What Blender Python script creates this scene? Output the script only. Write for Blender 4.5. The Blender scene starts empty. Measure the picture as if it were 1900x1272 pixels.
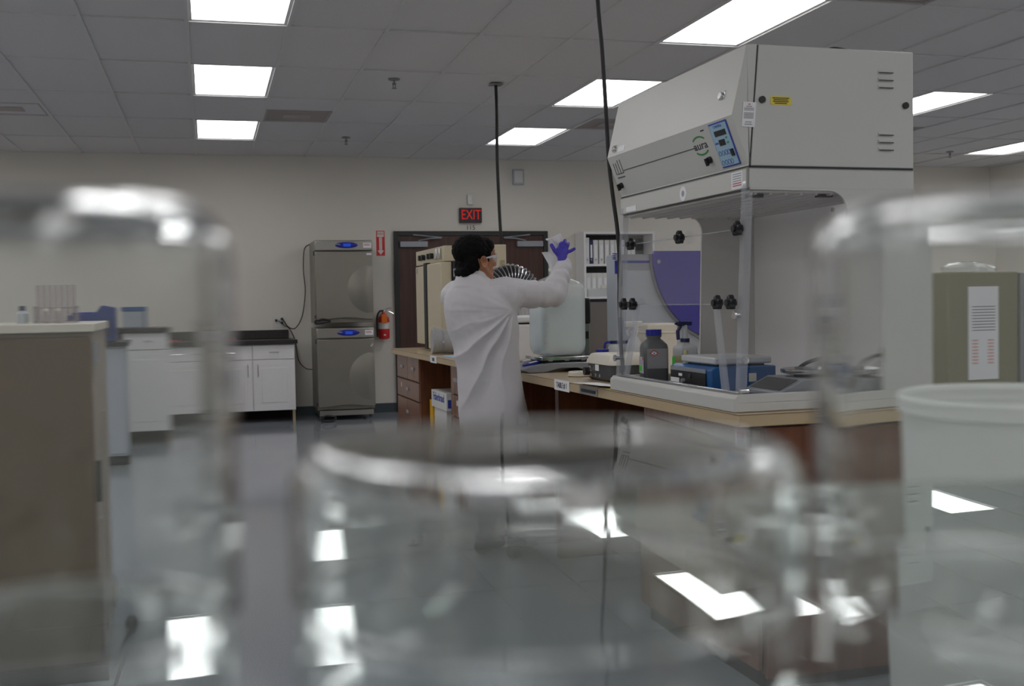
import bpy, bmesh, math, random
from mathutils import Vector, Matrix, noise
C = bpy.context.scene
COL = C.collection
PI = math.pi
R = math.radians

# ------------------------------------------------------------------ camera
CAMZ = 1.28
yaw, pitch, roll, FPX = .2654, -.0364, -.018, 2074.07
fwd = Vector((math.sin(yaw)*math.cos(pitch), math.cos(yaw)*math.cos(pitch), math.sin(pitch)))
rt0 = Vector((math.cos(yaw), -math.sin(yaw), 0)); up0 = rt0.cross(fwd)
rt = rt0*math.cos(roll)+up0*math.sin(roll); up = -rt0*math.sin(roll)+up0*math.cos(roll)
cd = bpy.data.cameras.new('camera'); cam = bpy.data.objects.new('camera', cd); COL.objects.link(cam)
M = Matrix((rt, up, -fwd)).transposed().to_4x4(); M.translation = Vector((0, 0, CAMZ)); cam.matrix_world = M
cd.sensor_width = 36; cd.lens = FPX/1900*36; cd.clip_start = .01; cd.clip_end = 60
cd.dof.use_dof = True; cd.dof.focus_distance = 5.3; cd.dof.aperture_fstop = 6.0
C.camera = cam
# ------------------------------------------------------------------ world, view, lamps
w = bpy.data.worlds.new('World'); C.world = w; w.use_nodes = True
w.node_tree.nodes['Background'].inputs[0].default_value = (.8, .85, 1, 1)
w.node_tree.nodes['Background'].inputs[1].default_value = .02
C.view_settings.view_transform = 'Standard'; C.view_settings.look = 'None'
C.view_settings.exposure = 0.42; C.view_settings.gamma = 1
C.cycles.max_bounces = 24; C.cycles.transmission_bounces = 24; C.cycles.transparent_max_bounces = 24
C.cycles.diffuse_bounces = 5; C.cycles.glossy_bounces = 8
LAMP = 3.9          # strength of every ceiling panel
CEIL = 3.01

# ------------------------------------------------------------------ materials
def nodes(name):
    m = bpy.data.materials.new(name); m.use_nodes = True
    return m, m.node_tree.nodes, m.node_tree.links
def srgb(c):
    return tuple(((x/255)/12.92 if x/255 <= .04045 else ((x/255+.055)/1.055)**2.4) for x in c)
def pm(name, col, rough=.5, metal=0, var=.06, scale=30, bump=0, bscale=200, **kw):
    """Principled surface with slight procedural variation in tone"""
    m, n, l = nodes(name); b = n['Principled BSDF']
    b.inputs['Roughness'].default_value = rough; b.inputs['Metallic'].default_value = metal
    tc = n.new('ShaderNodeTexCoord'); nz = n.new('ShaderNodeTexNoise'); nz.inputs['Scale'].default_value = scale
    nz.inputs['Detail'].default_value = 3
    l.new(tc.outputs['Object'], nz.inputs['Vector'])
    mx = n.new('ShaderNodeMix'); mx.data_type = 'RGBA'
    mx.inputs['A'].default_value = (*[c*(1-var) for c in col], 1); mx.inputs['B'].default_value = (*[min(1, c*(1+var)) for c in col], 1)
    l.new(nz.outputs['Fac'], mx.inputs['Factor']); l.new(mx.outputs['Result'], b.inputs['Base Color'])
    if bump:
        n2 = n.new('ShaderNodeTexNoise'); n2.inputs['Scale'].default_value = bscale; l.new(tc.outputs['Object'], n2.inputs['Vector'])
        bp = n.new('ShaderNodeBump'); bp.inputs['Strength'].default_value = bump; bp.inputs['Distance'].default_value = .002
        l.new(n2.outputs['Fac'], bp.inputs['Height']); l.new(bp.outputs[0], b.inputs['Normal'])
    for k, v in kw.items(): b.inputs[k.replace('_', ' ')].default_value = v
    return m
def wood(name, a, b_, rough=.35, sc=(1, 1, .06), scale=28):
    m, n, l = nodes(name); b = n['Principled BSDF']; b.inputs['Roughness'].default_value = rough
    tc = n.new('ShaderNodeTexCoord'); mp = n.new('ShaderNodeMapping'); mp.inputs['Scale'].default_value = sc
    nz = n.new('ShaderNodeTexNoise'); nz.inputs['Scale'].default_value = scale; nz.inputs['Detail'].default_value = 6; nz.inputs['Distortion'].default_value = .6
    cr = n.new('ShaderNodeValToRGB'); cr.color_ramp.elements[0].position = .3; cr.color_ramp.elements[1].position = .7
    cr.color_ramp.elements[0].color = (*a, 1); cr.color_ramp.elements[1].color = (*b_, 1)
    l.new(tc.outputs['Object'], mp.inputs[0]); l.new(mp.outputs[0], nz.inputs['Vector']); l.new(nz.outputs['Fac'], cr.inputs[0]); l.new(cr.outputs[0], b.inputs['Base Color'])
    return m
def speck(name, base, dark, rough, scale=900, lo=.35, hi=.62, bump=0):
    m, n, l = nodes(name); b = n['Principled BSDF']; b.inputs['Roughness'].default_value = rough
    tc = n.new('ShaderNodeTexCoord'); nz = n.new('ShaderNodeTexNoise'); nz.inputs['Scale'].default_value = scale; nz.inputs['Detail'].default_value = 2
    cr = n.new('ShaderNodeValToRGB'); cr.color_ramp.elements[0].position = lo; cr.color_ramp.elements[1].position = hi
    cr.color_ramp.elements[0].color = (*dark, 1); cr.color_ramp.elements[1].color = (*base, 1)
    l.new(tc.outputs['Object'], nz.inputs['Vector']); l.new(nz.outputs['Fac'], cr.inputs[0]); l.new(cr.outputs[0], b.inputs['Base Color'])
    if bump:
        bp = n.new('ShaderNodeBump'); bp.inputs['Strength'].default_value = bump; bp.inputs['Distance'].default_value = .003
        l.new(nz.outputs['Fac'], bp.inputs['Height']); l.new(bp.outputs[0], b.inputs['Normal'])
    return m
def emit(name, col, s):
    m, n, l = nodes(name); b = n['Principled BSDF']; b.inputs['Base Color'].default_value = (*col, 1)
    b.inputs['Emission Color'].default_value = (*col, 1); b.inputs['Emission Strength'].default_value = s
    return m
def glass(name, col=(1, 1, 1), ior=1.5, rough=0):
    m, n, l = nodes(name); n.remove(n['Principled BSDF']); g = n.new('ShaderNodeBsdfGlass')
    g.inputs['Color'].default_value = (*col, 1); g.inputs['IOR'].default_value = ior; g.inputs['Roughness'].default_value = rough
    l.new(g.outputs[0], n['Material Output'].inputs[0]); return m
def sheet(name, col=(.994, .995, .996), body=.012, bodycol=(.8, .82, .85), gloss=.6):
    """thin clear plastic sheet: see-through with a fresnel sheen"""
    m, n, l = nodes(name); n.remove(n['Principled BSDF'])
    t = n.new('ShaderNodeBsdfTransparent'); t.inputs[0].default_value = (*col, 1)
    d = n.new('ShaderNodeBsdfDiffuse'); d.inputs[0].default_value = (*bodycol, 1)
    g = n.new('ShaderNodeBsdfGlossy'); g.inputs['Roughness'].default_value = .03
    lw = n.new('ShaderNodeLayerWeight'); lw.inputs[0].default_value = .5
    pw_ = n.new('ShaderNodeMath'); pw_.operation = 'POWER'; pw_.inputs[1].default_value = 4; l.new(lw.outputs['Facing'], pw_.inputs[0])
    f = n.new('ShaderNodeMath'); f.operation = 'MULTIPLY_ADD'; f.inputs[1].default_value = .8; f.inputs[2].default_value = .035; l.new(pw_.outputs[0], f.inputs[0])
    a = n.new('ShaderNodeMixShader'); a.inputs[0].default_value = body; b = n.new('ShaderNodeMixShader')
    mu = n.new('ShaderNodeMath'); mu.operation = 'MULTIPLY'; mu.inputs[1].default_value = gloss
    l.new(f.outputs[0], mu.inputs[0]); l.new(mu.outputs[0], b.inputs[0])
    l.new(t.outputs[0], a.inputs[1]); l.new(d.outputs[0], a.inputs[2]); l.new(a.outputs[0], b.inputs[1]); l.new(g.outputs[0], b.inputs[2])
    l.new(b.outputs[0], n['Material Output'].inputs[0]); return m
def plastic(name, col, trans=.3, rough=.35):
    """milky plastic that lets some light through"""
    m, n, l = nodes(name); b = n['Principled BSDF']; b.inputs['Base Color'].default_value = (*col, 1); b.inputs['Roughness'].default_value = rough
    t = n.new('ShaderNodeBsdfTranslucent'); t.inputs[0].default_value = (*col, 1); a = n.new('ShaderNodeMixShader'); a.inputs[0].default_value = trans
    l.new(b.outputs[0], a.inputs[1]); l.new(t.outputs[0], a.inputs[2]); l.new(a.outputs[0], n['Material Output'].inputs[0]); return m

M_WALL = pm('wall_paint', (.76, .73, .665), .75, var=.02, scale=3, bump=.15, bscale=120)
M_TILE = speck('ceiling_tile', (.78, .77, .775), (.64, .63, .635), .9, 420, .3, .6, .3)
M_BAR = pm('ceiling_bar', (.70, .70, .70), .5, var=.02)
M_FLOOR = speck('epoxy_floor', (.36, .385, .42), (.24, .265, .30), .09, 260, .3, .65)
M_BASE = pm('rubber_base', (.05, .07, .08), .5)
M_DIFF = emit('lit_diffuser', (1, .98, .985), LAMP)
M_GRILLE = pm('grille', (.46, .42, .40), .6)
M_WHITE = pm('white_laminate', (.86, .85, .85), .35, var=.02)
M_WPLAST = pm('white_plastic', (.72, .72, .70), .4, var=.02)
M_PAPER = pm('paper', (.85, .86, .88), .7, var=.02)
M_BLACK = pm('black_plastic', (.012, .012, .014), .35)
M_CORD = pm('black_rubber', (.01, .01, .01), .5)
M_BCOUNT = speck('black_counter', (.035, .03, .03), (.012, .011, .011), .3, 150)
M_STEEL = pm('brushed_steel', (.30, .285, .25), .36, .75, var=.05, scale=4)
M_STEELD = pm('steel_header', (.38, .37, .34), .32, .7, var=.03)
M_CHROME = pm('chrome', (.7, .7, .7), .15, 1)
M_ALU = pm('grey_metal', (.32, .34, .37), .4, .3)
M_DOORW = wood('door_wood', (.045, .018, .012), (.085, .034, .022), .35)
M_FRAME = pm('dark_frame', (.018, .02, .019), .4)
M_DWOOD = wood('drawer_wood', (.15, .062, .032), (.26, .115, .058), .25)
M_DWOODD = wood('panel_wood', (.095, .030, .012), (.17, .058, .024), .35)
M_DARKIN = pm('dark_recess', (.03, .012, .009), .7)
M_TOP = pm('tan_laminate', (.56, .44, .29), .28, var=.05, scale=12)
M_TOPE = pm('tan_edge', (.52, .40, .24), .4, var=.05)
M_CREAM = pm('cream_enamel', (.60, .53, .38), .35, var=.02)
M_HOOD = pm('hood_enamel', (.58, .585, .555), .38, var=.02, scale=4)
M_HOODI = pm('hood_inner', (.66, .64, .61), .5, var=.02, scale=4)
M_GASK = pm('black_gasket', (.012, .016, .018), .5)
M_SHEET = sheet('clear_acrylic')
M_EDGE = sheet('acrylic_edge', (.92, .93, .95), .16, (.85, .87, .9))
M_PURP = pm('purple_panel', (.045, .035, .32), .35, var=.12, scale=20)
M_LBLUE = pm('pale_blue_panel', (.46, .50, .56), .4, var=.02)
M_BLUE = pm('blue_enamel', (.012, .10, .30), .35)
M_BCAP = pm('blue_cap', (.012, .02, .33), .35)
M_NAVY = pm('navy_plastic', (.012, .018, .09), .4)
M_CREAMP = pm('cream_plastic', (.74, .70, .60), .4, var=.02)
M_DGREY = pm('dark_grey_plastic', (.05, .052, .055), .5)
M_BOTG = pm('grey_bottle', (.13, .135, .14), .35)
M_GREEN = pm('green_label', (.05, .75, .05), .6)
M_RED = pm('red_paint', (.66, .02, .02), .4)
M_ORANGE = pm('orange_tag', (.85, .20, .02), .6)
M_YEL = pm('yellow_label', (.80, .66, .03), .5)
M_YELB = pm('yellow_box', (.72, .42, .02), .6)
M_INK = pm('dark_ink', (.03, .03, .04), .6)
M_INKG = pm('grey_ink', (.35, .35, .37), .6)
M_BINK = pm('blue_ink', (.03, .06, .40), .5)
M_RINK = pm('red_ink', (.5, .05, .05), .5)
M_GINK = pm('green_ink', (.03, .28, .06), .5)
M_PANEL = pm('keypad_blue', (.36, .55, .68), .4, var=.02)
M_LCD = pm('display_dark', (.02, .018, .016), .2)
M_LCDB = emit('blue_display', (.01, .06, .50), .35)
M_EXIT = emit('exit_red', (.55, .01, .005), .35)
M_BROWN = pm('brown_enamel', (.115, .074, .036), .4, var=.06, scale=5)
M_BROWNLIT = pm('lit_brown_enamel', (.36, .31, .26), .4, var=.03)  # brown cabinet's sides: the stronger light on them is put into the colour
M_OLIVE = pm('olive_enamel', (.24, .225, .145), .45, var=.03)
M_GREYC = pm('grey_cabinet', (.25, .26, .27), .45)
M_GLASS = glass('clear_glass', (.985, .995, .992), 1.5)
M_GSHEET = glass('shelf_glass', (.93, .96, .95), 1.5)
M_MILK = plastic('milky_plastic', (.72, .76, .75), .35)
M_MILKW = plastic('white_milky', (.95, .95, .96), .25)
M_LIQ = pm('pale_liquid', (.80, .95, .96), .3, var=.01, Subsurface_Weight=1.0, Subsurface_Radius=(.10, .12, .12))
M_SHELLP = sheet('thin_milky_shell', (.97, .98, .98), .36, (.9, .92, .92))
M_FOAM = speck('felt_grey', (.42, .42, .42), (.3, .3, .3), .9, 250)
M_FOIL = pm('foil_rib', (.6, .6, .62), .22, .9)
M_COAT = pm('white_cotton', (.64, .63, .655), .85, var=.02, bump=.2, bscale=600)
M_SKIN = pm('skin', (.42, .19, .10), .5, var=.08, scale=25, Subsurface_Weight=.1, Subsurface_Radius=(.01, .004, .002))
M_HAIR = pm('black_hair', (.004, .0035, .004), .8, var=.3, scale=80, bump=.6, bscale=220, Specular_IOR_Level=.15)
M_GLOVE = pm('nitrile_glove', (.055, .04, .42), .5, var=.1)
M_PANT = pm('dark_trousers', (.03, .035, .05), .8)
M_SHOE = pm('black_shoe', (.012, .012, .012), .4)
M_BOTY = pm('yellow_liquid', (.62, .60, .30), .3)
M_WBOT = plastic('white_bottle', (.74, .76, .78), .25)
M_EYE = pm('eye_white', (.7, .7, .68), .2)

# ------------------------------------------------------------------ mesh builder
class MB:
    def __init__(s): s.v = []; s.f = []; s.m = []; s.T = None
    def add(s, vs, fs, mi=0):
        k = len(s.v)
        s.v += [(s.T @ Vector(p)) if s.T else Vector(p) for p in vs]
        s.f += [[i+k for i in f] for f in fs]; s.m += [mi]*len(fs); return s
    def box(s, x0, y0, z0, x1, y1, z1, mi=0):
        return s.add([(x0, y0, z0), (x1, y0, z0), (x1, y1, z0), (x0, y1, z0), (x0, y0, z1), (x1, y0, z1), (x1, y1, z1), (x0, y1, z1)],
                     [(3, 2, 1, 0), (4, 5, 6, 7), (0, 1, 5, 4), (1, 2, 6, 5), (2, 3, 7, 6), (3, 0, 4, 7)], mi)
    def loft(s, rings, mi=0, cap=True, close=False):
        n = len(rings[0]); vs = [p for r in rings for p in r]; fs = []
        m = len(rings)
        for i in range(m if close else m-1):
            a, b = i*n, ((i+1) % m)*n
            fs += [(a+j, a+(j+1) % n, b+(j+1) % n, b+j) for j in range(n)]
        if cap and not close: fs += [tuple(range(n-1, -1, -1)), tuple(range((m-1)*n, m*n))]
        return s.add(vs, fs, mi)
    def tube(s, pts, r, n=10, mi=0, cap=True):
        pts = [Vector(p) for p in pts]; rr = r if isinstance(r, (list, tuple)) else [r]*len(pts)
        d = (pts[1]-pts[0]).normalized(); a = d.orthogonal().normalized(); rings = []
        for i, p in enumerate(pts):
            t = (pts[min(i+1, len(pts)-1)]-pts[max(i-1, 0)]).normalized()
            a = (a-t*a.dot(t)).normalized(); b = t.cross(a)
            rings.append([p+(a*math.cos(2*PI*k/n)+b*math.sin(2*PI*k/n))*rr[i] for k in range(n)])
        return s.loft(rings, mi, cap)
    def cyl(s, p0, p1, r0, r1=None, n=24, mi=0): return s.tube([p0, p1], [r0, r0 if r1 is None else r1], n, mi)
    def lathe(s, prof, n=32, c=(0, 0, 0), mi=0, cap=True, sx=1, sy=1):
        return s.loft([[(c[0]+r*sx*math.cos(2*PI*k/n), c[1]+r*sy*math.sin(2*PI*k/n), c[2]+z) for k in range(n)] for r, z in prof], mi, cap)
    def prism(s, poly, ax, a0, a1, mi=0):
        """extrude a 2-D polygon along an axis: x->(y,z), y->(x,z), z->(x,y)"""
        def P(p, a): return {'x': (a, p[0], p[1]), 'y': (p[0], a, p[1]), 'z': (p[0], p[1], a)}[ax]
        n = len(poly)
        return s.add([P(p, a0) for p in poly]+[P(p, a1) for p in poly],
                     [tuple(range(n-1, -1, -1)), tuple(range(n, 2*n))]+[(i, (i+1) % n, n+(i+1) % n, n+i) for i in range(n)], mi)
    def ell(s, c, r, n=16, m=10, mi=0, rot=None):
        vs = []; fs = []; c = Vector(c)
        def tr(p): return c+(rot @ Vector(p) if rot else Vector(p))
        vs.append(tr((0, 0, -r[2])))
        for i in range(1, m):
            t = -PI/2+PI*i/m
            vs += [tr((r[0]*math.cos(t)*math.cos(2*PI*k/n), r[1]*math.cos(t)*math.sin(2*PI*k/n), r[2]*math.sin(t))) for k in range(n)]
        vs.append(tr((0, 0, r[2]))); L = len(vs)-1
        for k in range(n): fs.append((0, 1+(k+1) % n, 1+k)); fs.append((L, L-n+k, L-n+(k+1) % n))
        for i in range(m-2):
            a = 1+i*n; b = a+n; fs += [(a+k, a+(k+1) % n, b+(k+1) % n, b+k) for k in range(n)]
        return s.add(vs, fs, mi)
    def cap(s, p0, p1, r0, r1=None, n=14):
        """capsule"""
        r1 = r0 if r1 is None else r1; s.tube([p0, p1], [r0, r1], n); s.ell(p0, (r0,)*3, n, 8); s.ell(p1, (r1,)*3, n, 8); return s
    def mesh(s, name, mats, sharp=35, flip=True):
        me = bpy.data.meshes.new(name); bm = bmesh.new()
        vv = [bm.verts.new(p) for p in s.v]
        for f, mi in zip(s.f, s.m):
            try: q = bm.faces.new([vv[i] for i in f]); q.material_index = mi; q.smooth = True
            except ValueError: pass
        if flip: bmesh.ops.recalc_face_normals(bm, faces=bm.faces)
        for e in bm.edges:
            if len(e.link_faces) == 2: e.smooth = e.calc_face_angle(0) < R(sharp)
        bm.to_mesh(me); bm.free()
        for m in (mats if isinstance(mats, (list, tuple)) else [mats]): me.materials.append(m)
        return me
    def build(s, name, mats, parent=None, bev=0, sharp=35, flip=True):
        o = bpy.data.objects.new(name, s.mesh(name, mats, sharp, flip)); COL.objects.link(o)
        if parent: o.parent = parent
        if bev:
            b = o.modifiers.new('bev', 'BEVEL'); b.width = bev; b.segments = 2; b.limit_method = 'ANGLE'; b.angle_limit = R(40)
        return o

def tag(o, label=None, cat=None, group=None, kind=None):
    if label: o['label'] = label
    if cat: o['category'] = cat
    if group: o['group'] = group
    if kind: o['kind'] = kind
    return o
def thing(name, label, cat, loc=(0, 0, 0), rz=0, group=None):
    o = bpy.data.objects.new(name, None); COL.objects.link(o); o.location = loc; o.rotation_euler = (0, 0, rz)
    o.empty_display_size = .1
    return tag(o, label, cat, group)
def struct(o): return tag(o, kind='structure')
def copy_tree(o, parent=None):
    c = o.copy(); COL.objects.link(c); c.parent = parent
    for ch in list(o.children): copy_tree(ch, c)
    return c
def text(body, size, mat, parent, loc, rot, name='lettering', ax='CENTER', sx=1, ext=.0006):
    cu = bpy.data.curves.new(name, 'FONT'); cu.body = body; cu.size = size; cu.align_x = ax; cu.align_y = 'CENTER'; cu.extrude = ext
    cu.materials.append(mat); o = bpy.data.objects.new(name, cu); COL.objects.link(o); o.parent = parent
    bpy.context.view_layer.update(); me = bpy.data.meshes.new_from_object(o.evaluated_get(bpy.context.evaluated_depsgraph_get()))
    for v in me.vertices: v.co.x *= sx
    me.materials.clear(); me.materials.append(mat); bpy.data.objects.remove(o); bpy.data.curves.remove(cu)
    o = bpy.data.objects.new(name, me); COL.objects.link(o); o.parent = parent; o.location = loc; o.rotation_euler = rot; return o
FACE_S = (PI/2, 0, 0)          # text on a face looking towards -Y
def arc(cx, cz, r, a0, a1, n=8): return [(cx+r*math.cos(R(a0+(a1-a0)*i/n)), cz+r*math.sin(R(a0+(a1-a0)*i/n))) for i in range(n+1)]
def curve_pts(P, n=8):
    """smooth polyline through points (catmull-rom)"""
    P = [Vector(p) for p in P]; out = []
    for i in range(len(P)-1):
        a, b, c, d = P[max(i-1, 0)], P[i], P[i+1], P[min(i+2, len(P)-1)]
        for k in range(n):
            t = k/n; out.append(.5*((2*b)+(c-a)*t+(2*a-5*b+4*c-d)*t*t+(3*b-a-3*c+d)*t*t*t))
    out.append(P[-1]); return out

# ------------------------------------------------------------------ room
XL, XR, YF, YB = -6.3, 10.45, -4.2, 13.2
struct(MB().box(XL-.1, YF-.1, -.1, XR+.1, YB+.1, 0).build('floor', M_FLOOR))
struct(MB().box(XL-.1, YB, 0, XR+.1, YB+.1, CEIL+.1).build('wall_back', M_WALL))
struct(MB().box(XR, YF, 0, XR+.1, YB, CEIL+.1).build('wall_right', M_WALL))
struct(MB().box(XL-.1, YF, 0, XL, YB, CEIL+.1).build('wall_left', M_WALL))
struct(MB().box(XL-.1, YF-.1, 0, XR+.1, YF, CEIL+.1).build('wall_front', M_WALL))
b = MB(); b.box(XL, YB-.012, 0, .02+2.125, YB, .11); b.box(4.08, YB-.012, 0, XR, YB, .11)
struct(b.build('baseboard_back', M_BASE))
struct(MB().box(XR-.012, YF, 0, XR, YB, .11).build('baseboard_right', M_BASE))
GX, GY = -.0756, 7.087       # origin of the ceiling grid, tiles .61 x 1.22
def gx(i): return GX+.61*i
def gy(j): return GY+1.22*j
lights = [(i, j) for i in (-10, -5, 0, 5, 10, 15) for j in (-9, -7, -5, -3, -1, 1, 3)]
vents = [(1, 2), (-4, 2), (6, 2), (6, -2), (11, 2), (-4, -2)]
b = MB()
for i in range(-11, 18):
    for j in range(-10, 6):
        x0, x1, y0, y1 = max(gx(i), XL), min(gx(i+1), XR), max(gy(j), YF), min(gy(j+1), YB)
        if x1-x0 < .01 or y1-y0 < .01 or (i, j) in lights: continue
        if (i, j) in vents: y1 = min(y1, (gy(j)+gy(j+1))/2)
        b.box(x0, y0, CEIL+.006+.0015*((i*7+j*3) % 3), x1, y1, CEIL+.03)
b.box(XL, YF, CEIL+.12, XR, YB, CEIL+.2)
ce = b.build('ceiling', M_TILE); struct(ce)
b = MB()
for i in range(-10, 18):
    if XL < gx(i) < XR: b.box(gx(i)-.012, YF, CEIL-.004, gx(i)+.012, YB, CEIL+.008)
for j in range(-9, 6):
    if YF < gy(j) < YB: b.box(XL, gy(j)-.006, CEIL-.0035, XR, gy(j)+.006, CEIL+.008)
b.box(XL, YB-.022, CEIL-.004, XR, YB, CEIL+.01); b.box(XR-.022, YF, CEIL-.004, XR, YB, CEIL+.01)
struct(b.build('trim_1', M_BAR))
def lname(i, j):
    col = {-10: 'outermost left', -5: 'second left', 0: 'third left', 5: 'middle', 10: 'right', 15: 'outermost right'}[i]
    row = {3: 'nearest to', 1: 'second from', -1: 'third from', -3: 'fourth from', -5: 'fifth from', -7: 'sixth from', -9: 'seventh from'}[j]
    return 'flush lit ceiling panel in the %s row, %s the back wall' % (col, row)
proto = None
for (i, j) in lights:
    x0, x1, y0, y1 = gx(i)+.012, gx(i+1)-.012, gy(j)+.006, min(gy(j+1)-.006, YB-.03)
    lab = lname(i, j)
    if gy(j) < YF: continue
    if proto is None:
        proto = thing('ceiling_light', lab, 'ceiling light', ((x0+x1)/2, (y0+y1)/2, CEIL+.012), 0, 'lit panels set in the ceiling grid')
        W, L = .61-.024, 1.22-.012
        f = MB(); t = .02
        f.box(-W/2, -L/2, -.006, W/2, -L/2+t, .05).box(-W/2, L/2-t, -.006, W/2, L/2, .05).box(-W/2, -L/2+t, -.006, -W/2+t, L/2-t, .05).box(W/2-t, -L/2+t, -.006, W/2, L/2-t, .05)
        f.build('frame', M_BAR, proto)
        MB().box(-W/2+t, -L/2+t, 0, W/2-t, L/2-t, .012).build('diffuser', M_DIFF, proto)
        o = proto
    else:
        o = copy_tree(proto); o.location = ((x0+x1)/2, (y0+y1)/2, CEIL+.012)
    o['label'] = lab
vl = {(1, 2): 'brown perforated ceiling vent tile beside the left row of lit panels', (-4, 2): 'brown perforated ceiling vent tile at the left edge of the room',
      (6, 2): 'brown perforated ceiling vent tile just left of the hood top', (6, -2): 'brown perforated ceiling vent tile above the fume hood cabinet'}
pv = None
for (i, j) in vents:
    cx = gx(i)+.305-(.61*.0 if i != -4 else -.61); cy = gy(j)+.61+.305
    lab = vl.get((i, j), 'brown perforated ceiling vent tile %s' % ('beside the outermost right lit panels' if i == 11 else 'out on the left above the brown cabinet'))
    if pv is None:
        pv = thing('ceiling_vent', lab, 'air vent', (cx, cy, CEIL+.004), 0, 'vent tiles in the ceiling'); h = .29
        f = MB().box(-.298, -.3, 0, .298, -.27, .02).box(-.298, .27, 0, .298, .3, .02).box(-.298, -.27, 0, -.27, .27, .02).box(.27, -.27, 0, .298, .27, .02)
        f.build('frame', M_GRILLE, pv); f = MB().box(-.27, -.27, .014, .27, .27, .02)
        for k in range(17): f.box(-.27, -.262+k*.031, .003, .27, -.246+k*.031, .016)
        f.build('grille', M_GRILLE, pv); f = MB().box(-.12, -.1, -.004, .12, .1, .004); f.build('damper', M_GRILLE, pv); o = pv
    else: o = copy_tree(pv); o.location = (cx, cy, CEIL+.004)
    o['label'] = lab
ps = None
for (x, y, lab) in [(1.438, 8.62, 'small pendent fire sprinkler in the tile left of the cord plate'), (1.435, 11.69, 'small pendent fire sprinkler near the back wall, right of the lit panel'),
                    (8.778, 11.8, 'small pendent fire sprinkler beside the far right lit panel')]:
    if ps is None:
        ps = thing('fire_sprinkler', lab, 'sprinkler', (x, y, CEIL+.006), 0, 'ceiling sprinklers')
        MB().lathe([(.045, 0), (.042, -.008), (.02, -.012)], 24).build('escutcheon', M_GREYC, ps)
        MB().cyl((0, 0, 0), (0, 0, -.045), .009, n=10).cyl((-.012, 0, -.03), (-.006, 0, -.07), .004, n=6).cyl((.012, 0, -.03), (.006, 0, -.07), .004, n=6).build('nozzle', M_GREYC, ps)
        MB().lathe([(.02, -.07), (.02, -.074)], 16).build('deflector', M_GREYC, ps); o = ps
    else: o = copy_tree(ps); o.location = (x, y, CEIL+.006)
    o['label'] = lab

# ------------------------------------------------------------------ double door
d = bpy.data.objects.new('door_1', None); COL.objects.link(d); d.location = (0, YB, 0); struct(d)
b = MB(); b.box(2.15, -.05, 0, 2.205, 0, 2.145).box(4.0, -.05, 0, 4.055, 0, 2.145).box(2.205, -.05, 2.09, 4.0, 0, 2.145).box(3.09, -.045, 0, 3.115, 0, 2.09)
b.build('frame', M_FRAME, d, .003)
for k, (x0, x1) in enumerate([(2.208, 3.088), (3.117, 3.997)]):
    lf = MB().box(x0, -.03, .01, x1, -.002, 2.086).build('door_leaf', M_DOORW, d)
    MB().box(x0+.25, -.075, 1.0, x1-.06, -.03, 1.05).build('push_bar', M_ALU, lf)
for sx, x in ((1, 2.22), (-1, 3.985)):
    c = MB().box(min(x, x+sx*.33), -.085, 1.955, max(x, x+sx*.33), -.03, 2.022).build('door_closer', M_ALU, d, .004)
    MB().tube([(x+sx*.22, -.07, 2.03), (x+sx*.36, -.10, 2.055), (x+sx*.50, -.09, 2.06)], .008, 8).tube([(x+sx*.16, -.06, 2.10), (x+sx*.50, -.09, 2.065)], .008, 8).build('closer_arm', M_ALU, c)

# ------------------------------------------------------------------ things on the back wall
e = thing('exit_sign', 'dark exit sign with red letters above the double door', 'exit sign', (3.09, YB, 2.335))
MB().box(-.135, -.06, -.088, .135, 0, .088).build('housing', M_INK, e, .004)
b = MB().box(-.13, -.0615, -.083, .13, -.06, -.073).box(-.13, -.0615, .073, .13, -.06, .083).box(-.13, -.0615, -.073, -.12, -.06, .073).box(.12, -.0615, -.073, .13, -.06, .073)
b.build('red_border', pm('dim_red', (.10, .008, .006), .4), e)
text('EXIT', .165, M_EXIT, e, (0, -.062, 0), FACE_S, sx=.72)
r = thing('room_number', 'black room number 115 on the wall under the exit sign', 'room number', (3.095, YB, 2.187))
text('115', .075, M_INK, r, (0, -.002, 0), FACE_S, 'digits', sx=1.05)
s = thing('emergency_light', 'small white box on the wall above the exit sign', 'wall box', (3.09, YB, 2.525))
MB().box(-.035, -.04, -.06, .035, 0, .06).build('housing', M_WPLAST, s, .006); MB().cyl((0, -.045, .01), (0, -.04, .01), .012, n=14).build('lens', M_WHITE, s)
s = thing('wall_speaker', 'square off-white box high on the wall right of the hanging cord', 'wall box', (3.697, YB, 2.803))
MB().box(-.07, -.05, -.095, .07, 0, .095).build('housing', M_LBLUE, s, .01); MB().box(-.05, -.053, -.07, .05, -.05, .07).build('cover', M_WPLAST, s, .004)
s = thing('fire_extinguisher_sign', 'red and white fire extinguisher sign with a down arrow', 'sign', (1.998, YB, 2.005))
MB().box(-.05, -.004, -.147, .05, 0, .147).build('plate', M_RED, s)
MB().box(-.040, -.0052, .075, .040, -.004, .138).build('white_field', M_WPLAST, s)
text('FIRE', .042, M_RED, s, (0, -.0056, .108), FACE_S, sx=.95)
b = MB().add([(-.017, -.0052, .07), (-.017, -.0052, -.085), (-.038, -.0052, -.085), (0, -.0052, -.138), (.038, -.0052, -.085), (.017, -.0052, -.085), (.017, -.0052, .07)], [(0, 1, 2, 3, 4, 5, 6)])
b.build('arrow', M_WPLAST, s)
for k, ch in enumerate('EXTINGUISHER'): text(ch, .0165, M_INK, s, (0, -.0056, .062-k*.0125), FACE_S)
x = thing('fire_extinguisher', 'red fire extinguisher with orange tag hung on the back wall', 'fire extinguisher', (2.0, YB-.10, .87))
MB().lathe([(.03, 0), (.062, .012), (.066, .03), (.066, .22), (.06, .255), (.035, .285), (.022, .3), (.022, .32)], 32).build('cylinder', M_RED, x)
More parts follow.
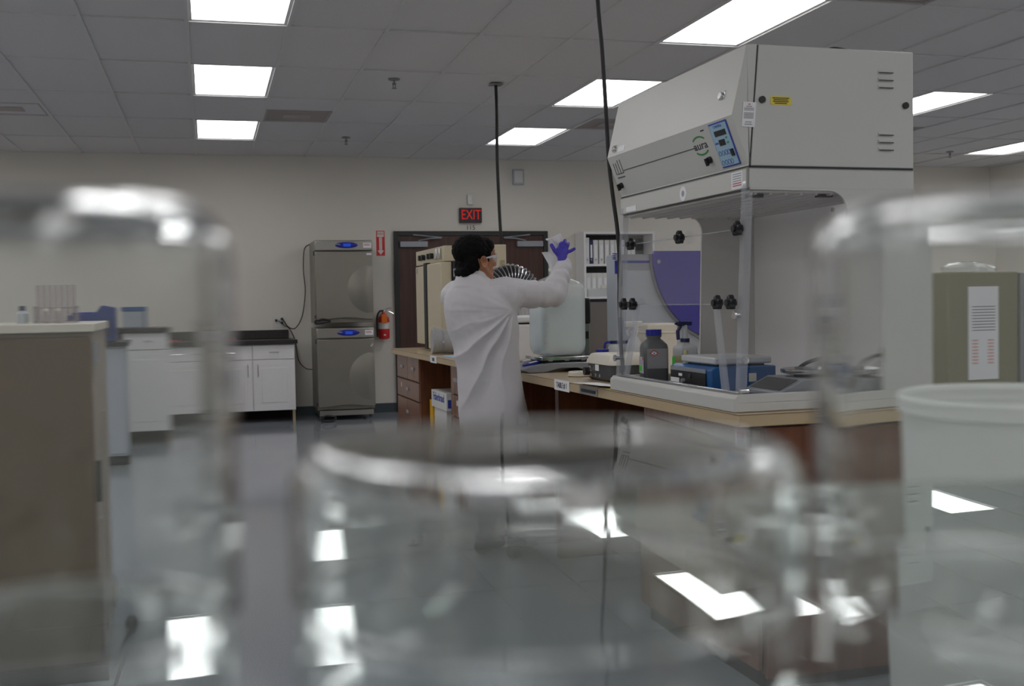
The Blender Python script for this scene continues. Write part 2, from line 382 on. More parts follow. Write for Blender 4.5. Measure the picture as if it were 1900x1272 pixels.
MB().lathe([(.0668, .20), (.0668, .125)], 32, cap=False).build('label_band', M_WPLAST, x)
MB().cyl((0, 0, .315), (0, 0, .345), .02, n=16).build('valve', M_CHROME, x)
b = MB().tube([(0, 0, .34), (.05, 0, .365), (.10, 0, .37)], .008, 8).tube([(0, 0, .33), (.06, 0, .33), (.12, 0, .30)], .006, 8); b.build('handle', M_CHROME, x)
MB().tube(curve_pts([(0, -.01, .335), (-.05, -.02, .33), (-.08, -.02, .26), (-.082, -.02, .12), (-.078, -.02, .03)]), [.011]*32+[.014], 10).build('hose', M_BLACK, x)
MB().box(-.035, -.078, .19, .03, -.074, .30).build('inspection_tag', M_ORANGE, x)
MB().add([(0, -.0672, .045), (.018, -.0672, .055), (0, -.0672, .065), (-.018, -.0672, .055)], [(0, 1, 2, 3)]).build('diamond_mark', M_WPLAST, x)
MB().box(-.02, .066, .1, .02, .1, .30).build('bracket', M_BLACK, x)
o = thing('power_outlet', 'white double wall outlet with black plugs left of the incubators', 'outlet', (.80, YB, 1.10))
MB().box(-.07, -.008, -.065, .07, 0, .065).build('cover_plate', M_WPLAST, o, .002)
for (px_, pz) in ((-.035, .02), (.03, .035), (.03, -.01)): MB().cyl((px_, -.008, pz), (px_, -.045, pz-.004), .017, .012, 14).build('plug', M_BLACK, o)
# ------------------------------------------------------------------ stacked incubators
def incubator(z, label, low):
    t = thing('incubator', label, 'incubator', (1.475, 12.50, z), 0, 'two stacked steel incubators')
    W = .32; H = .915
    MB().box(-W, .03, 0, W, .60, H).build('body', M_STEEL, t, .006)
    dr = MB(); zz = []
    n = 16
    lo = [(-W+.004+(2*W-.008)*k/n, .035+.022*math.sin(PI*k/n)**2) for k in range(n+1)]
    dr.prism(lo+[(W-.004, H-.125), (-W+.004, H-.125)], 'y', -.045, .028); dr.build('door', M_STEEL, t, .006)
    c = MB(); ring = []
    pts = arc(.30, .37, .27, 100, 260, 24); pts = [(min(p[0], W-.006), p[1]) for p in pts]+[(W-.006, .12), (W-.006, .62)]
    cen = (.22, .37)
    lv = [[(p[0]+(cen[0]-p[0])*k, -.046-.024*math.sin(k*PI/2), p[1]+(cen[1]-p[1])*k) for p in pts] for k in (0, .15, .4, .7, .95)]
    c.loft(lv).build('embossed_disc', M_STEEL, t)
    MB().box(-W, -.045, H-.115, W, .03, H).build('control_header', M_STEELD, t, .012)
    MB().ell((.03, -.046, H-.055), (.125, .012, .034), 28, 10).build('display_bezel', M_BCAP, t)
    MB().box(-.005, -.060, H-.072, .075, -.056, H-.038).build('screen', M_LCDB, t)
    MB().box(-.09, -.0585, H-.052, -.04, -.0565, H-.042).build('logo_strip', M_INKG, t)
    l = MB().box(.215, -.047, H-.085, .305, -.0455, H-.03).build('paper_label', M_PAPER, t)
    MB().box(.225, -.0476, H-.05, .285, -.047, H-.043).box(.225, -.0476, H-.062, .295, -.047, H-.057).build('red_print', M_RINK, l)
    if not low: MB().box(.25, -.047, H-.165, .305, -.0455, H-.145).build('small_label', M_PAPER, t)
    else:
        MB().box(.29, -.0465, H-.20, .30, -.0455, H-.18).box(.275, -.0465, H-.215, .29, -.0455, H-.195).build('sticker', M_WPLAST, t)
    if low:
        MB().box(-.30, .0, -.06, .30, .58, -.005).build('plinth', M_STEELD, t)
        for xx in (-.27, .27): MB().cyl((xx, .05, -.095), (xx, .05, -.06), .018, n=14).build('foot', M_DGREY, t)
        for xx in (-.27, .27): MB().cyl((xx, .52, -.095), (xx, .52, -.06), .018, n=14).build('foot', M_DGREY, t)
    MB().box(-W-.012, -.02, H-.17, -W, .0, H-.12).box(-W-.012, -.02, .05, -W, .0, .09).build('hinge', M_DGREY, t)
    return t
inc_low = incubator(.115, 'lower stainless steel incubator standing on the floor, door with blue display', True)
inc_up = incubator(1.085, 'upper stainless steel incubator stacked on the other, with two paper labels', False)

def cord_part(t, pts, r_, name):
    MB().tube(curve_pts([Vector(p)-t.location for p in pts]), r_, 8).build(name, M_CORD, t)
cord_part(inc_up, [(1.16, 13.09, 1.99), (1.10, 13.13, 1.93), (1.085, 13.14, 1.70), (1.10, 13.14, 1.45), (1.06, 13.14, 1.17), (.98, 13.13, 1.03), (.90, 13.14, 1.04), (.84, 13.15, 1.13)], .006, 'power_cord')
cord_part(inc_low, [(.79, 13.15, 1.115), (.85, 13.11, 1.06), (.91, 13.13, 1.02), (.97, 13.12, .88), (1.0, 13.1, .66), (1.08, 13.1, .56), (1.16, 13.08, .545)], .005, 'power_cord')
cord_part(inc_up, [(1.165, 12.44, 1.12), (1.14, 12.40, 1.11), (1.15, 12.40, 1.085), (1.25, 12.39, 1.095), (1.30, 12.39, 1.11), (1.22, 12.40, 1.13), (1.17, 12.40, 1.115)], .011, 'coiled_cord')
cord_part(inc_low, [(1.17, 12.36, .06), (1.16, 12.34, .03), (1.2, 12.32, .012), (1.3, 12.33, .012), (1.33, 12.35, .05), (1.24, 12.35, .07), (1.18, 12.36, .05)], .010, 'coiled_cord')
# ------------------------------------------------------------------ white base cabinets on the back wall
def base_cab(x0, x1, y0, y1, z0, z1, name, label, split=True, face=-1):
    t = thing(name, label, 'cabinet', ((x0+x1)/2, (y0+y1)/2, 0)); W = (x1-x0)/2; D = (y1-y0)/2
    MB().box(-W, -D+.02, z0, W, D, z1).build('body', M_WHITE, t, .002)
    cols = [(-W, -.004), (.004, W)] if split else [(-W, W)]
    for k, (a, c) in enumerate(cols):
        dr = MB().box(a+.003, -D, z1-.165, c-.003, -D+.019, z1-.01).build('drawer', M_WHITE, t, .003)
        MB().tube([((a+c)/2-.05, -D-.002, z1-.085), ((a+c)/2-.045, -D-.025, z1-.088), ((a+c)/2+.045, -D-.025, z1-.088), ((a+c)/2+.05, -D-.002, z1-.085)], .006, 8).build('pull', M_CHROME, dr)
        do = MB().box(a+.003, -D, z0+.003, c-.003, -D+.019, z1-.172).build('door', M_WHITE, t, .003)
        f = MB(); i0, i1, j0, j1 = a+.06, c-.06, z0+.06, z1-.23
        f.loft([[(i0, -D-.001, j0), (i1, -D-.001, j0), (i1, -D-.001, j1), (i0, -D-.001, j1)], [(i0+.012, -D+.007, j0+.012), (i1-.012, -D+.007, j0+.012), (i1-.012, -D+.007, j1-.012), (i0+.012, -D+.007, j1-.012)]], 0, False)
        f.box(i0+.03, -D-.005, j0+.03, i1-.03, -D+.004, j1-.03); f.build('raised_panel', M_WHITE, do, .006)
        hx = c-.05 if (k == 0 and split) else a+.05
        MB().tube([(hx, -D, z1-.22), (hx, -D-.025, z1-.23), (hx, -D-.025, z1-.35), (hx, -D, z1-.36)], .006, 8).build('handle', M_CHROME, do)
    for sx in (-1, 1): MB().box(sx*(W-.02)-.015, -D+.05, 0, sx*(W-.02)+.015, -D+.08, z0).build('leg', M_TOPE, t)
    MB().box(-W+.03, D-.05, 0, W-.03, D-.02, z0).build('toe_kick', M_DARKIN, t)
    return t
base_cab(.005, .925, 12.60, 13.18, .13, .865, 'base_cabinet', 'white base cabinet with two raised-panel doors beside the steel incubators')
base_cab(-.93, -.005, 12.60, 13.18, .13, .865, 'base_cabinet', 'white base cabinet against the back wall, left one of the pair under the black counter')
t = thing('black_countertop', 'black laminate counter with backsplash over the white base cabinets', 'countertop', (0, 12.9, .866))
MB().box(-.96, -.34, 0, .955, .29, .045).build('slab', M_BCOUNT, t, .006)
MB().box(-.96, .27, .045, .90, .298, .145).build('backsplash', M_BCOUNT, t, .004)
o = MB().box(.1, 12.85, .912, .30, 13.05, .925).build('red_notebook', M_RED); tag(o, 'thin dark red notebook lying on the black counter', 'notebook')

# ------------------------------------------------------------------ left part of the room
t = base_cab(-.60, .06, 11.10, 11.70, .12, 1.06, 'island_cabinet', 'white cabinet of the island standing out in front of the back wall', False)
o = MB().box(-.93, 11.05, 1.061, .10, 11.75, 1.10).build('island_countertop', M_BCOUNT, bev=.005); tag(o, 'dark countertop over the white island cabinet and its dark knee space', 'countertop')
MB().box(-.64, -.27, 0, -.34, .28, 1.06).build('knee_space_shade', M_DGREY, t); MB().box(-.62, -.275, .55, -.36, -.27, 1.03).build('shade_front', M_DGREY, t)  # solid dark block and plate standing in for the shade in the knee space
t = thing('bench_cabinet', 'pale blue-white bench cabinet behind the brown oven cabinet', 'cabinet', (-1.30, 9.95, 0))
MB().box(-.8, -.3, .08, .8, .3, .98).build('body', M_LBLUE, t, .004)
for k in range(3): MB().box(-.79+k*.53, -.315, .1, -.28+k*.53, -.3, .96).build('door', M_LBLUE, t, .004)
MB().box(-.78, -.25, 0, .78, .28, .08).build('toe_kick', M_BLACK, t)
MB().cyl((.79, -.2, 0), (.79, -.2, .08), .03, n=12).build('foot', M_BLACK, t)
o = MB().box(-2.13, 9.6, .981, -.46, 10.3, 1.015).build('bench_countertop', M_BCOUNT, bev=.004); tag(o, 'dark countertop carrying the blue equipment at left', 'countertop')
t = thing('blue_centrifuge', 'deep blue bench centrifuge on the dark counter behind the brown cabinet', 'centrifuge', (-.84, 9.9, 1.016))
MB().prism([(-.24, 0), (.24, 0), (.24, .28), (.10, .30), (.04, .24), (-.24, .22)], 'y', -.18, .18).build('body', pm('deep_blue', (.010, .035, .20), .4), t, .015)
MB().box(.10, -.185, .05, .2, -.18, .18).build('control_panel', M_NAVY, t); MB().box(-.2, -.15, .225, .02, .15, .245).build('lid', M_BCAP, t, .006)
t = thing('blue_storage_bin', 'translucent blue-rimmed bin on the island countertop', 'bin', (-.45, 11.4, 1.101))
MB().box(-.16, -.12, 0, .16, .12, .16).build('tray', M_LBLUE, t, .01); MB().box(-.17, -.13, .16, .17, .13, .20).build('lid', M_BLUE, t, .006)
MB().box(.13, -.14, 0, .165, -.12, .2).build('clip', M_BLUE, t)
t = thing('brown_oven_cabinet', 'tall brown enamelled cabinet on casters at the left edge', 'cabinet', (-.352, 4.05, 0))
MB().box(-.9, .03, .10, 0, .78, 1.205).build('body', M_BROWNLIT, t, .006)
MB().box(-.9, 0, .06, -.005, .028, 1.19).build('front_door', M_BROWN, t, .008)
MB().box(-.92, -.012, 1.205, .012, .79, 1.235).build('top_plate', M_CREAMP, t, .004)
MB().box(.0, .08, .15, .008, .15, .55).box(.0, .4, .15, .008, .47, .9).build('side_rib', M_BROWNLIT, t)
MB().box(.001, .02, 1.09, .018, .075, 1.17).build('hinge', M_ALU, t)
MB().box(.001, .02, .62, .018, .06, .76).build('latch', M_BLACK, t)
for xx, yy in ((-.06, .08), (-.06, .70), (-.84, .08), (-.84, .70)):
    MB().cyl((xx-.015, yy, .05), (xx+.015, yy, .05), .05, n=20).cyl((xx, yy, .05), (xx, yy, .1), .012, n=8).build('caster', M_BLACK, t)
MB().box(-.88, -.005, .0, -.01, .02, .055).build('kick_plate', M_BLACK, t)
t = thing('cable_plug', 'black plug and cord on the floor beside the brown cabinet', 'plug', (-.285, 4.62, 0))
MB().ell((0, 0, .035), (.03, .05, .035)).build('plug_body', M_BLACK, t); MB().tube(curve_pts([(0, -.04, .03), (-.03, -.2, .01), (-.045, -.5, .01), (-.05, -.8, .01)]), .006, 8).build('cord', M_CORD, t)
t = thing('test_tube_rack', 'clear plastic rack of upright tubes on top of the brown cabinet', 'tube rack', (-.52, 4.3, 1.236))
M_TUBE = sheet('tube_plastic', (.86, .84, .86), .25, (.55, .48, .5))
MB().box(-.09, -.04, 0, .09, .04, .008).box(-.09, -.04, .05, .09, .04, .056).box(-.09, -.04, 0, -.084, .04, .06).box(.084, -.04, 0, .09, .04, .06).build('rack', M_TUBE, t)
for k in range(7): MB().cyl((-.072+k*.024, 0, .009), (-.072+k*.024, 0, .135), .008, n=12).build('tube', M_TUBE, t)
pb = None
for (xx, yy, lab) in [(-.545, 4.16, 'small clear vial in front of the tube rack, left of two'), (-.495, 4.15, 'small clear vial in front of the tube rack, right of two')]:
    t = thing('glass_vial', lab, 'vial', (xx, yy, 1.236), 0, 'vials on the brown cabinet')
    MB().lathe([(.014, 0), (.015, .003), (.015, .03), (.008, .036), (.008, .042)], 16).build('vial_body', M_TUBE, t); MB().cyl((0, 0, .042), (0, 0, .052), .009, n=14).build('cap', M_CREAMP, t)
t = thing('blue_cap_bottle', 'small navy capped bottle left of the tube rack', 'bottle', (-.66, 4.3, 1.236))
MB().lathe([(.022, 0), (.024, .004), (.024, .035), (.012, .045)], 18).build('bottle_body', M_LBLUE, t); MB().cyl((0, 0, .045), (0, 0, .062), .014, n=14).build('cap', M_NAVY, t)

# ------------------------------------------------------------------ long bench (own frame: u across, v along, h above the top)
PHI = .022; TZ = CAMZ-.365
EX = Vector((math.cos(PHI), math.sin(PHI), 0)); EY = Vector((-math.sin(PHI), math.cos(PHI), 0)); CO = Vector((1.605, 3.2, TZ))
def T(u, v, h=0): return CO+EX*u+EY*v+Vector((0, 0, h))
def tthing(name, label, cat, u, v, h=.001, rz=0, group=None): return thing(name, label, cat, T(u, v, h), PHI+rz, group)
def tmesh(mb, name, mat, label, cat, u, v, h=.001, rz=0, bev=0, group=None):
    o = mb.build(name, mat, bev=bev); o.location = T(u, v, h); o.rotation_euler = (0, 0, PHI+rz); return tag(o, label, cat, group)
TL, TD = 6.05, 1.15
bench = t = tthing('lab_bench', 'long tan laminate bench bench running towards the back wall', 'bench', 0, 0, 0)
MB().box(0, 0, -.042, TD, TL, -.003).build('core', M_TOPE, t, .002); MB().box(-.001, -.001, -.003, TD, TL, 0).build('surface', M_TOP, t)
MB().box(.0, -.0015, -.0042, TD, 0, -.0032).box(-.0015, 0, -.0042, 0, TL, -.0032).build('edge_seam', M_INK, t)
hh = -(TZ)                                   # floor level in the bench frame
# drawer pedestal, far end
def pedestal(v0, v1, label, top=-.043):
    t = tthing('drawer_pedestal', label, 'drawer cabinet', 0, v0, 0, 0); L = v1-v0
    MB().box(.055, 0, hh+.05, .6, L, top).build('carcass', M_DWOODD, t); MB().box(.09, .02, hh, .58, L-.02, hh+.05).build('plinth', M_DARKIN, t)
    rows = [(top-.005, top-.185, 2), (top-.195, top-.335, 1), (top-.345, hh+.07, 1)]
    for z1, z0, n in rows:
        for k in range(n):
            a, c = L*k/n+.004, L*(k+1)/n-.004
            dr = MB().box(.035, a, z0, .054, c, z1).build('drawer', M_DWOOD, t, .003)
            m, zc = (a+c)/2, (z0+z1)/2 if z1-z0 < .3 else z1-.1
            MB().box(.026, m-.045, zc-.012, .035, m+.045, zc+.014).build('pull', M_ALU, dr, .004)
    MB().box(.032, L-.20, top-.26, .0345, L-.17, top-.225).build('lock_sticker', M_WPLAST, t)
    return t
pedestal(5.12, 6.0, 'wooden drawer pedestal at the far end of the bench, beside the door')
pedestal(3.45, 4.08, 'wooden drawer pedestal under the bench behind the person')
t = bench
MB().box(.62, .05, hh, .65, 6.0, -.043).build('back_panel', M_DWOODD, t)
MB().box(.1, 2.05, hh, .6, 2.10, -.043).build('divider', M_DWOODD, t)
MB().box(.66, .05, -.12, TD-.02, .08, -.043).build('rail', M_DARKIN, t)
for vv in (.07, 3.0, 5.9): MB().box(TD-.08, vv, hh, TD-.03, vv+.05, -.043).build('leg', M_BLACK, t)
t = tthing('end_cabinet', 'reddish wooden cabinet under the near end of the bench', 'cabinet', 0, 0, 0)
MB().box(.10, .03, hh+.06, .61, .95, -.043).build('carcass', M_DWOODD, t); MB().box(.12, .06, hh, .6, .93, hh+.06).build('plinth', M_DARKIN, t)
MB().box(.62, .03, hh, 1.1, .05, -.043).build('end_panel', M_DWOODD, t)
MB().box(.10, .012, hh+.05, .61, .029, -.05).build('side_panel', M_DWOODD, t)
for a, c in ((.04, .49), (.495, .945)): MB().box(.082, a, hh+.07, .099, c, -.06).build('door', M_DWOOD, t, .003)
# signs and paper on the bench edge
t = tthing('table_sign', 'white paper sign reading table number one on the bench edge', 'sign', -.0022, 1.70, -.001)
MB().box(-.0006, -.105, -.046, .0004, .105, .004).build('card', M_PAPER, t); text('TABLE # 1', .036, M_INK, t, (-.0014, 0, -.022), (PI/2, 0, -PI/2), sx=.9)
t = tthing('table_sign', 'white paper sign on the far bench edge below the grey duct', 'sign', -.0022, 4.43, -.001)
MB().box(-.0006, -.10, -.045, .0004, .10, .004).build('card', M_PAPER, t); text('TABLE', .036, M_INK, t, (-.0014, 0, -.022), (PI/2, 0, -PI/2), sx=.85)
t = tthing('edge_label', 'grey lettered label strip on the bench edge under the loose paper', 'label', -.0022, 1.35, -.001)
MB().box(-.0006, -.11, -.038, .0004, .11, -.008).build('strip', M_GREYC, t); MB().box(-.001, -.09, -.03, -.0006, .09, -.016).build('print', M_INK, t)
tmesh(MB().add([(-.02, -.20, .012), (.10, -.16, 0), (.10, .16, 0), (-.035, .12, .006)], [(0, 1, 2, 3)]).add([(-.02, -.20, .011), (.10, -.16, -.001), (.10, .16, -.001), (-.035, .12, .005)], [(3, 2, 1, 0)]),
      'loose_paper', M_PAPER, 'loose white sheet hanging over the bench edge beside the hood', 'paper', .0, 1.335, .002)
tmesh(MB().box(-.04, -.05, 0, .04, .05, .001), 'sticky_note', M_YEL, 'yellow sticky note at the corner of the hood base', 'note', .045, 1.15, .001)
tmesh(MB().box(-.05, -.3, 0, .06, .3, .002), 'blue_paper', pm('pale_blue_paper', (.35, .55, .72), .6), 'pale blue sheet on the bench just left of the person', 'paper', .10, 4.15, .001)
t = tthing('round_lid', 'round cream plastic lid lying on the bench in front of the scale', 'lid', .17, 1.93, .001)
MB().lathe([(.052, 0), (.056, .004), (.056, .02), (.052, .025), (.0, .026)], 36).build('lid_top', M_CREAMP, t); MB().lathe([(.0565, .003), (.0585, .004), (.0585, .009), (.0565, .01)], 36, cap=False).build('rim', M_CREAMP, t)

# boxes under the bench
t = tthing('carton', 'white lidded carton with blue lettering under the bench', 'box', .31, 4.74, hh, 0)
CH = 1.28-.365+hh
MB().box(-.20, -.20, .001, .18, .19, .52).build('carton_body', M_WPLAST, t); MB().box(-.21, -.245, .52, .19, .245, .645).build('lid', M_WPLAST, t, .002)
text('Fisherbrand', .085, M_BINK, t, (-.2112, 0, .60), (PI/2, 0, -PI/2), sx=.9)
MB().box(-.20, -.2462, .54, .17, -.2452, .60).build('blue_stripe', M_BINK, t)
tmesh(MB().box(-.20, -.05, .001, .15, .05, .56).box(-.2012, -.03, .1, -.2, .03, .4), 'yellow_carton', M_YELB, 'yellow carton standing behind the white lidded carton', 'box', .31, 5.045, hh)

# ------------------------------------------------------------------ oven at the far end
t = tthing('cream_oven', 'large cream double-door oven on the far end of the bench', 'oven', .17, 4.88, .012)
MB().box(.115, 0, 0, .50, 1.05, .785).build('body', M_CREAM, t, .004)
MB().box(.03, .02, .665, .113, 1.05, .78).build('control_panel', M_CREAM, t, .003)
MB().box(.0, .02, .005, .085, .50, .66).build('door', M_CREAM, t, .008)
MB().box(.02, .64, .03, .10, 1.03, .655).build('door', M_CREAM, t, .008)
MB().box(-.004, .515, .0, .085, .615, .672).build('black_handle_strip', M_GASK, t, .004)
MB().box(.088, .005, 0, .113, .018, .66).build('gasket', M_GASK, t)
MB().box(.0195, .95, .60, .0198, .99, .64).build('name_plate', M_GREYC, t)
for yy in (.12, .22): 
    MB().box(.012, yy, .685, .03, yy+.07, .765).build('gauge', M_CHROME, t, .006)
for yy in (.40, .50, .70, .82): MB().cyl((.03, yy, .72), (.0, yy, .72), .022, n=16).build('knob', M_BLACK, t)
for yy, zz in ((.06, .55), (.06, .1)): MB().box(.09, -.006, zz, .115, .0, zz+.06).build('hinge', M_ALU, t)
for xx in (.14, .46):
    for yy in (.08, .97): MB().cyl((xx, yy, -.011), (xx, yy, 0), .018, n=12).build('foot', M_BLACK, t)
# flexible ducts
t = tthing('felt_duct', 'grey felt-wrapped duct end with a steel clamp lying on the bench', 'duct', .165, 4.72, .001, R(-6))
MB().tube([(-.11, 0, .098), (-.105, 0, .098), (-.06, 0, .094), (.0, 0, .089), (.2, 0, .096), (.28, 0, .096)], [.08, .097, .091, .085, .093, .095], 32).build('duct_body', M_FOAM, t)
MB().tube([(-.045, 0, .093), (-.03, 0, .093)], .0895, 32).build('clamp', M_ALU, t)
MB().box(-.045, -.097, .08, -.03, -.089, .10).build('clamp_screw', M_CHROME, t)
t = thing('ribbed_duct', 'black and silver ribbed flexible duct elbow curving behind the head', 'duct', T(.36, 3.75, .001), PHI)
b = MB(); cen = Vector((.0, 0, .40)); RR = .125; rb = MB()
n = 26
for k in range(n+1):
    a = R(200-215*k/n); c = cen+Vector((RR*math.cos(a), 0, RR*math.sin(a)))
    tdir = Vector((math.sin(a), 0, -math.cos(a)))
    rb.tube([c-tdir*.0026, c+tdir*.0026], .088, 24)
for k in range(0, n+1): pass
path = [cen+Vector((RR*math.cos(R(200-215*k/24)), 0, RR*math.sin(R(200-215*k/24)))) for k in range(25)]
b.tube(path, .078, 24).build('liner', M_BLACK, t); rb.build('wire_rib', M_FOIL, t)
MB().tube([path[-1], path[-1]+Vector((.0, 0, -.33))], .075, 20).build('lower_run', M_FOIL, t)
tmesh(MB().box(-.04, -.02, 0, .0, .0, .06), 'yellow_tag', M_YEL, 'small yellow tag on top of the cream oven edge', 'tag', .66, 4.90, .62)

# ------------------------------------------------------------------ scale, carboy, funnel
SU, SV = .236, 2.45
t = tthing('bench_scale', 'grey bench scale with blue keypad under the big plastic carboy', 'scale', SU, SV)
b = MB()
b.prism([(-.235, .012), (-.215, .0), (-.13, .0), (-.05, .020), (.05, .020), (.12, .0), (.19, .0), (.20, .02), (.185, .048), (-.10, .048), (-.19, .035), (-.235, .022)], 'y', -.17, .17).build('base', M_ALU, t, .004)
k = MB(); k.T = Matrix.Translation((-.165, -.06, .044)) @ Matrix.Rotation(R(-12), 4, 'Y'); k.lathe([(.05, -.006), (.05, .004)], 28, sx=1, sy=1).build('keypad', M_BCAP, t)
k = MB(); k.T = Matrix.Translation((-.165, -.08, .050)) @ Matrix.Rotation(R(-12), 4, 'Y'); k.box(-.02, -.015, 0, .02, .012, .003).build('display', M_PAPER, t)
k = MB(); k.T = Matrix.Translation((-.185, -.03, .050)) @ Matrix.Rotation(R(-12), 4, 'Y'); k.box(-.016, -.012, 0, .016, .012, .01).build('button', M_WPLAST, t, .003)
MB().box(-.11, -.12, .049, .16, .13, .058).build('cross_frame', M_BLACK, t)
MB().box(-.135, -.145, .060, .145, .145, .078).build('pan', M_CHROME, t, .003)
for xx in (-.09, 0, .09): MB().box(xx-.012, -.150, .056, xx+.012, -.145, .074).build('tape', M_FOIL, t)
MB().box(.176, .06, .049, .206, .11, .24).build('column', pm('grey_green', (.24, .28, .25), .4), t, .004)
MB().box(.180, .058, .16, .198, .06, .20).build('column_switch', M_BLACK, t)
MB().box(.172, .07, .24, .218, .13, .38).build('indicator_head', M_BLACK, t, .01)
t = tthing('carboy', 'large milky plastic carboy of clear liquid standing on the scale', 'carboy', SU, SV, .08)
def rrect(w_, d_, r_, z, n=6):
    out = []
    for cx, cy, a in ((w_-r_, d_-r_, 0), (-w_+r_, d_-r_, 90), (-w_+r_, -d_+r_, 180), (w_-r_, -d_+r_, 270)):
        out += [(cx+r_*math.cos(R(a+90*i/n)), cy+r_*math.sin(R(a+90*i/n)), z) for i in range(n+1)]
    return out
prof = [(.090, .002), (.112, .008), (.125, .03), (.129, .06), (.129, .33), (.126, .36), (.112, .385), (.088, .402), (.055, .415), (.036, .425), (.034, .455)]
MB().loft([rrect(a, a*.95, min(a*.95, .05 if a > .1 else a*.94), z) for a, z in prof]).build('shell', M_SHELLP, t, sharp=60)
prof2 = [(.088, .006), (.109, .012), (.121, .034), (.125, .062), (.125, .318)]
MB().loft([rrect(a, a*.95, .048, z) for a, z in prof2]).build('liquid', M_LIQ, t, sharp=60)
MB().lathe([(.042, .445), (.042, .46), (.036, .46), (.036, .445)], 28, cap=False).build('neck_ring', M_WPLAST, t)
b = MB()
for k in range(14): b.box(-.112, -.1232, .06+k*.02, -.100 if k % 2 else -.092, -.1226, .0615+k*.02)
b.build('graduations', M_INKG, t)
t = tthing('funnel', 'white plastic funnel standing in the neck of the carboy', 'funnel', SU-.022, SV, .08+.463)
MB().lathe([(.053, .078), (.051, .076), (.016, .012), (.012, -.04), (.010, -.04), (.013, .012), (.049, .078)], 32, cap=False).build('cone', M_MILKW, t)
MB().lathe([(.053, .076), (.055, .078), (.055, .082), (.052, .082)], 32, cap=False).build('rim', M_WPLAST, t)

# ------------------------------------------------------------------ white instruments behind the scale
t = tthing('white_balance', 'white boxy instrument with a hinged cover behind the carboy', 'instrument', .24, 3.15)
MB().box(-.15, -.15, .02, .15, .15, .235).build('body', M_WHITE, t, .012); MB().box(-.15, -.15, .245, .15, .15, .285).build('cover', M_WHITE, t, .012)
MB().box(-.13, -.13, .236, .13, .13, .244).build('seam', M_GASK, t); MB().box(-.14, -.14, 0, .14, .14, .02).build('foot_frame', M_DGREY, t)
t = tthing('glass_jar', 'pale clear jar with a probe between the person and the carboy', 'jar', .055, 2.80)
MB().lathe([(.045, 0), (.048, .004), (.048, .13), (.04, .145), (.04, .155)], 28).build('jar_body', M_SHELLP, t)
MB().tube([(-.03, 0, .05), (.02, 0, .17), (.05, 0, .185)], .003, 6).build('probe', M_INK, t)
t = tthing('green_bottle', 'small green bottle half hidden by the white coat', 'bottle', .015, 2.62)
MB().lathe([(.022, 0), (.024, .004), (.024, .06), (.012, .072)], 20).build('bottle_body', pm('green_plastic', (.01, .18, .09), .3), t); MB().cyl((0, 0, .072), (0, 0, .088), .014, n=16).build('cap', M_WPLAST, t)
t = tthing('taupe_cabinet', 'taupe metal instrument cabinet behind the wash bottle', 'cabinet', .62, 3.1)
MB().box(-.12, -.15, 0, .22, .2, .36).build('body', pm('taupe', (.22, .20, .19), .5), t, .004); MB().box(-.125, -.155, .36, .225, .205, .375).build('top', M_BLACK, t)
t = tthing('plastic_jug', 'translucent jug with navy lid and loop handle behind the cream stirrer', 'jug', .43, 2.06)
MB().lathe([(.055, 0), (.06, .006), (.06, .12), (.05, .14), (.045, .148)], 28).build('jug_body', M_WBOT, t); MB().cyl((0, 0, .148), (0, 0, .162), .048, n=28).build('lid', M_NAVY, t)
MB().tube(curve_pts([(-.045, 0, .155), (-.075, 0, .150), (-.078, 0, .10), (-.075, 0, .05)], 5), .006, 8).build('handle', M_BCAP, t)
t = tthing('wash_bottle', 'small white bottle with navy cap and green label beside the jug', 'bottle', .29, 1.93)
MB().lathe([(.035, 0), (.037, .005), (.037, .085), (.03, .1), (.026, .104)], 26).build('bottle_body', M_WBOT, t); MB().cyl((0, 0, .104), (0, 0, .128), .031, n=24).build('cap', M_BCAP, t)
MB().lathe([(.0374, .045), (.0374, .065)], 26, cap=False).build('label', M_GREEN, t)
# stirrer left of the hood
t = tthing('cream_stirrer', 'cream-topped dark grey stirrer with round knob left of the hood', 'stirrer', .26, 1.60)
def loft2(mb, secs): return mb.loft([rrect(a, d_, .03, z) for a, d_, z in secs])
loft2(MB(), [(.105, .15, 0), (.12, .165, .012), (.118, .16, .075)]).build('base', M_DGREY, t)
loft2(MB(), [(.124, .168, .076), (.122, .166, .09), (.108, .15, .118), (.10, .142, .122)]).build('top_cover', M_CREAMP, t)
MB().cyl((-.118, .09, .04), (-.135, .09, .04), .026, n=24).build('knob_ring', M_CHROME, t); MB().cyl((-.135, .09, .04), (-.155, .09, .04), .019, n=20).build('knob', M_BLACK, t)
MB().box(-.1215, -.01, .045, -.120, .035, .073).build('label', M_PAPER, t); MB().cyl((-.119, .03, .024), (-.122, .03, .024), .008, n=12).cyl((-.119, -.02, .024), (-.122, -.02, .024), .008, n=12).build('button', M_ALU, t)

# ------------------------------------------------------------------ fume hood
H = tthing('fume_hood', 'large off-white bench fume hood with clear front panels', 'fume hood', 0, .03)
V = 1.07; D = .67
# base tray
MB().prism([(0, 0), (.0, .045), (.012, .056), (.04, .058), (.05, .03), (D, .03), (D, 0)], 'y', .0, V).build('base_tray', M_HOOD, H, .004)
for a_, c_ in ((-.0005, .012), (V-.012, V+.0005)): MB().box(.012, a_, .028, D, c_, .058).build('tray_lip', M_HOOD, H, .003)
MB().box(.05, .02, .030, D-.03, V-.02, .033).build('work_mat', M_DGREY, H)
MB().box(.018, .02, .0585, .036, V-.02, .066).build('steel_track', M_CHROME, H, .002)
# header band
MB().box(.055, 0, .712, .065, V, .777).box(.055, 0, .712, D, .010, .777).box(.055, V-.01, .712, D, V, .777).box(.055, 0, .771, D, V, .777).build('header_band', M_HOOD, H, .002)
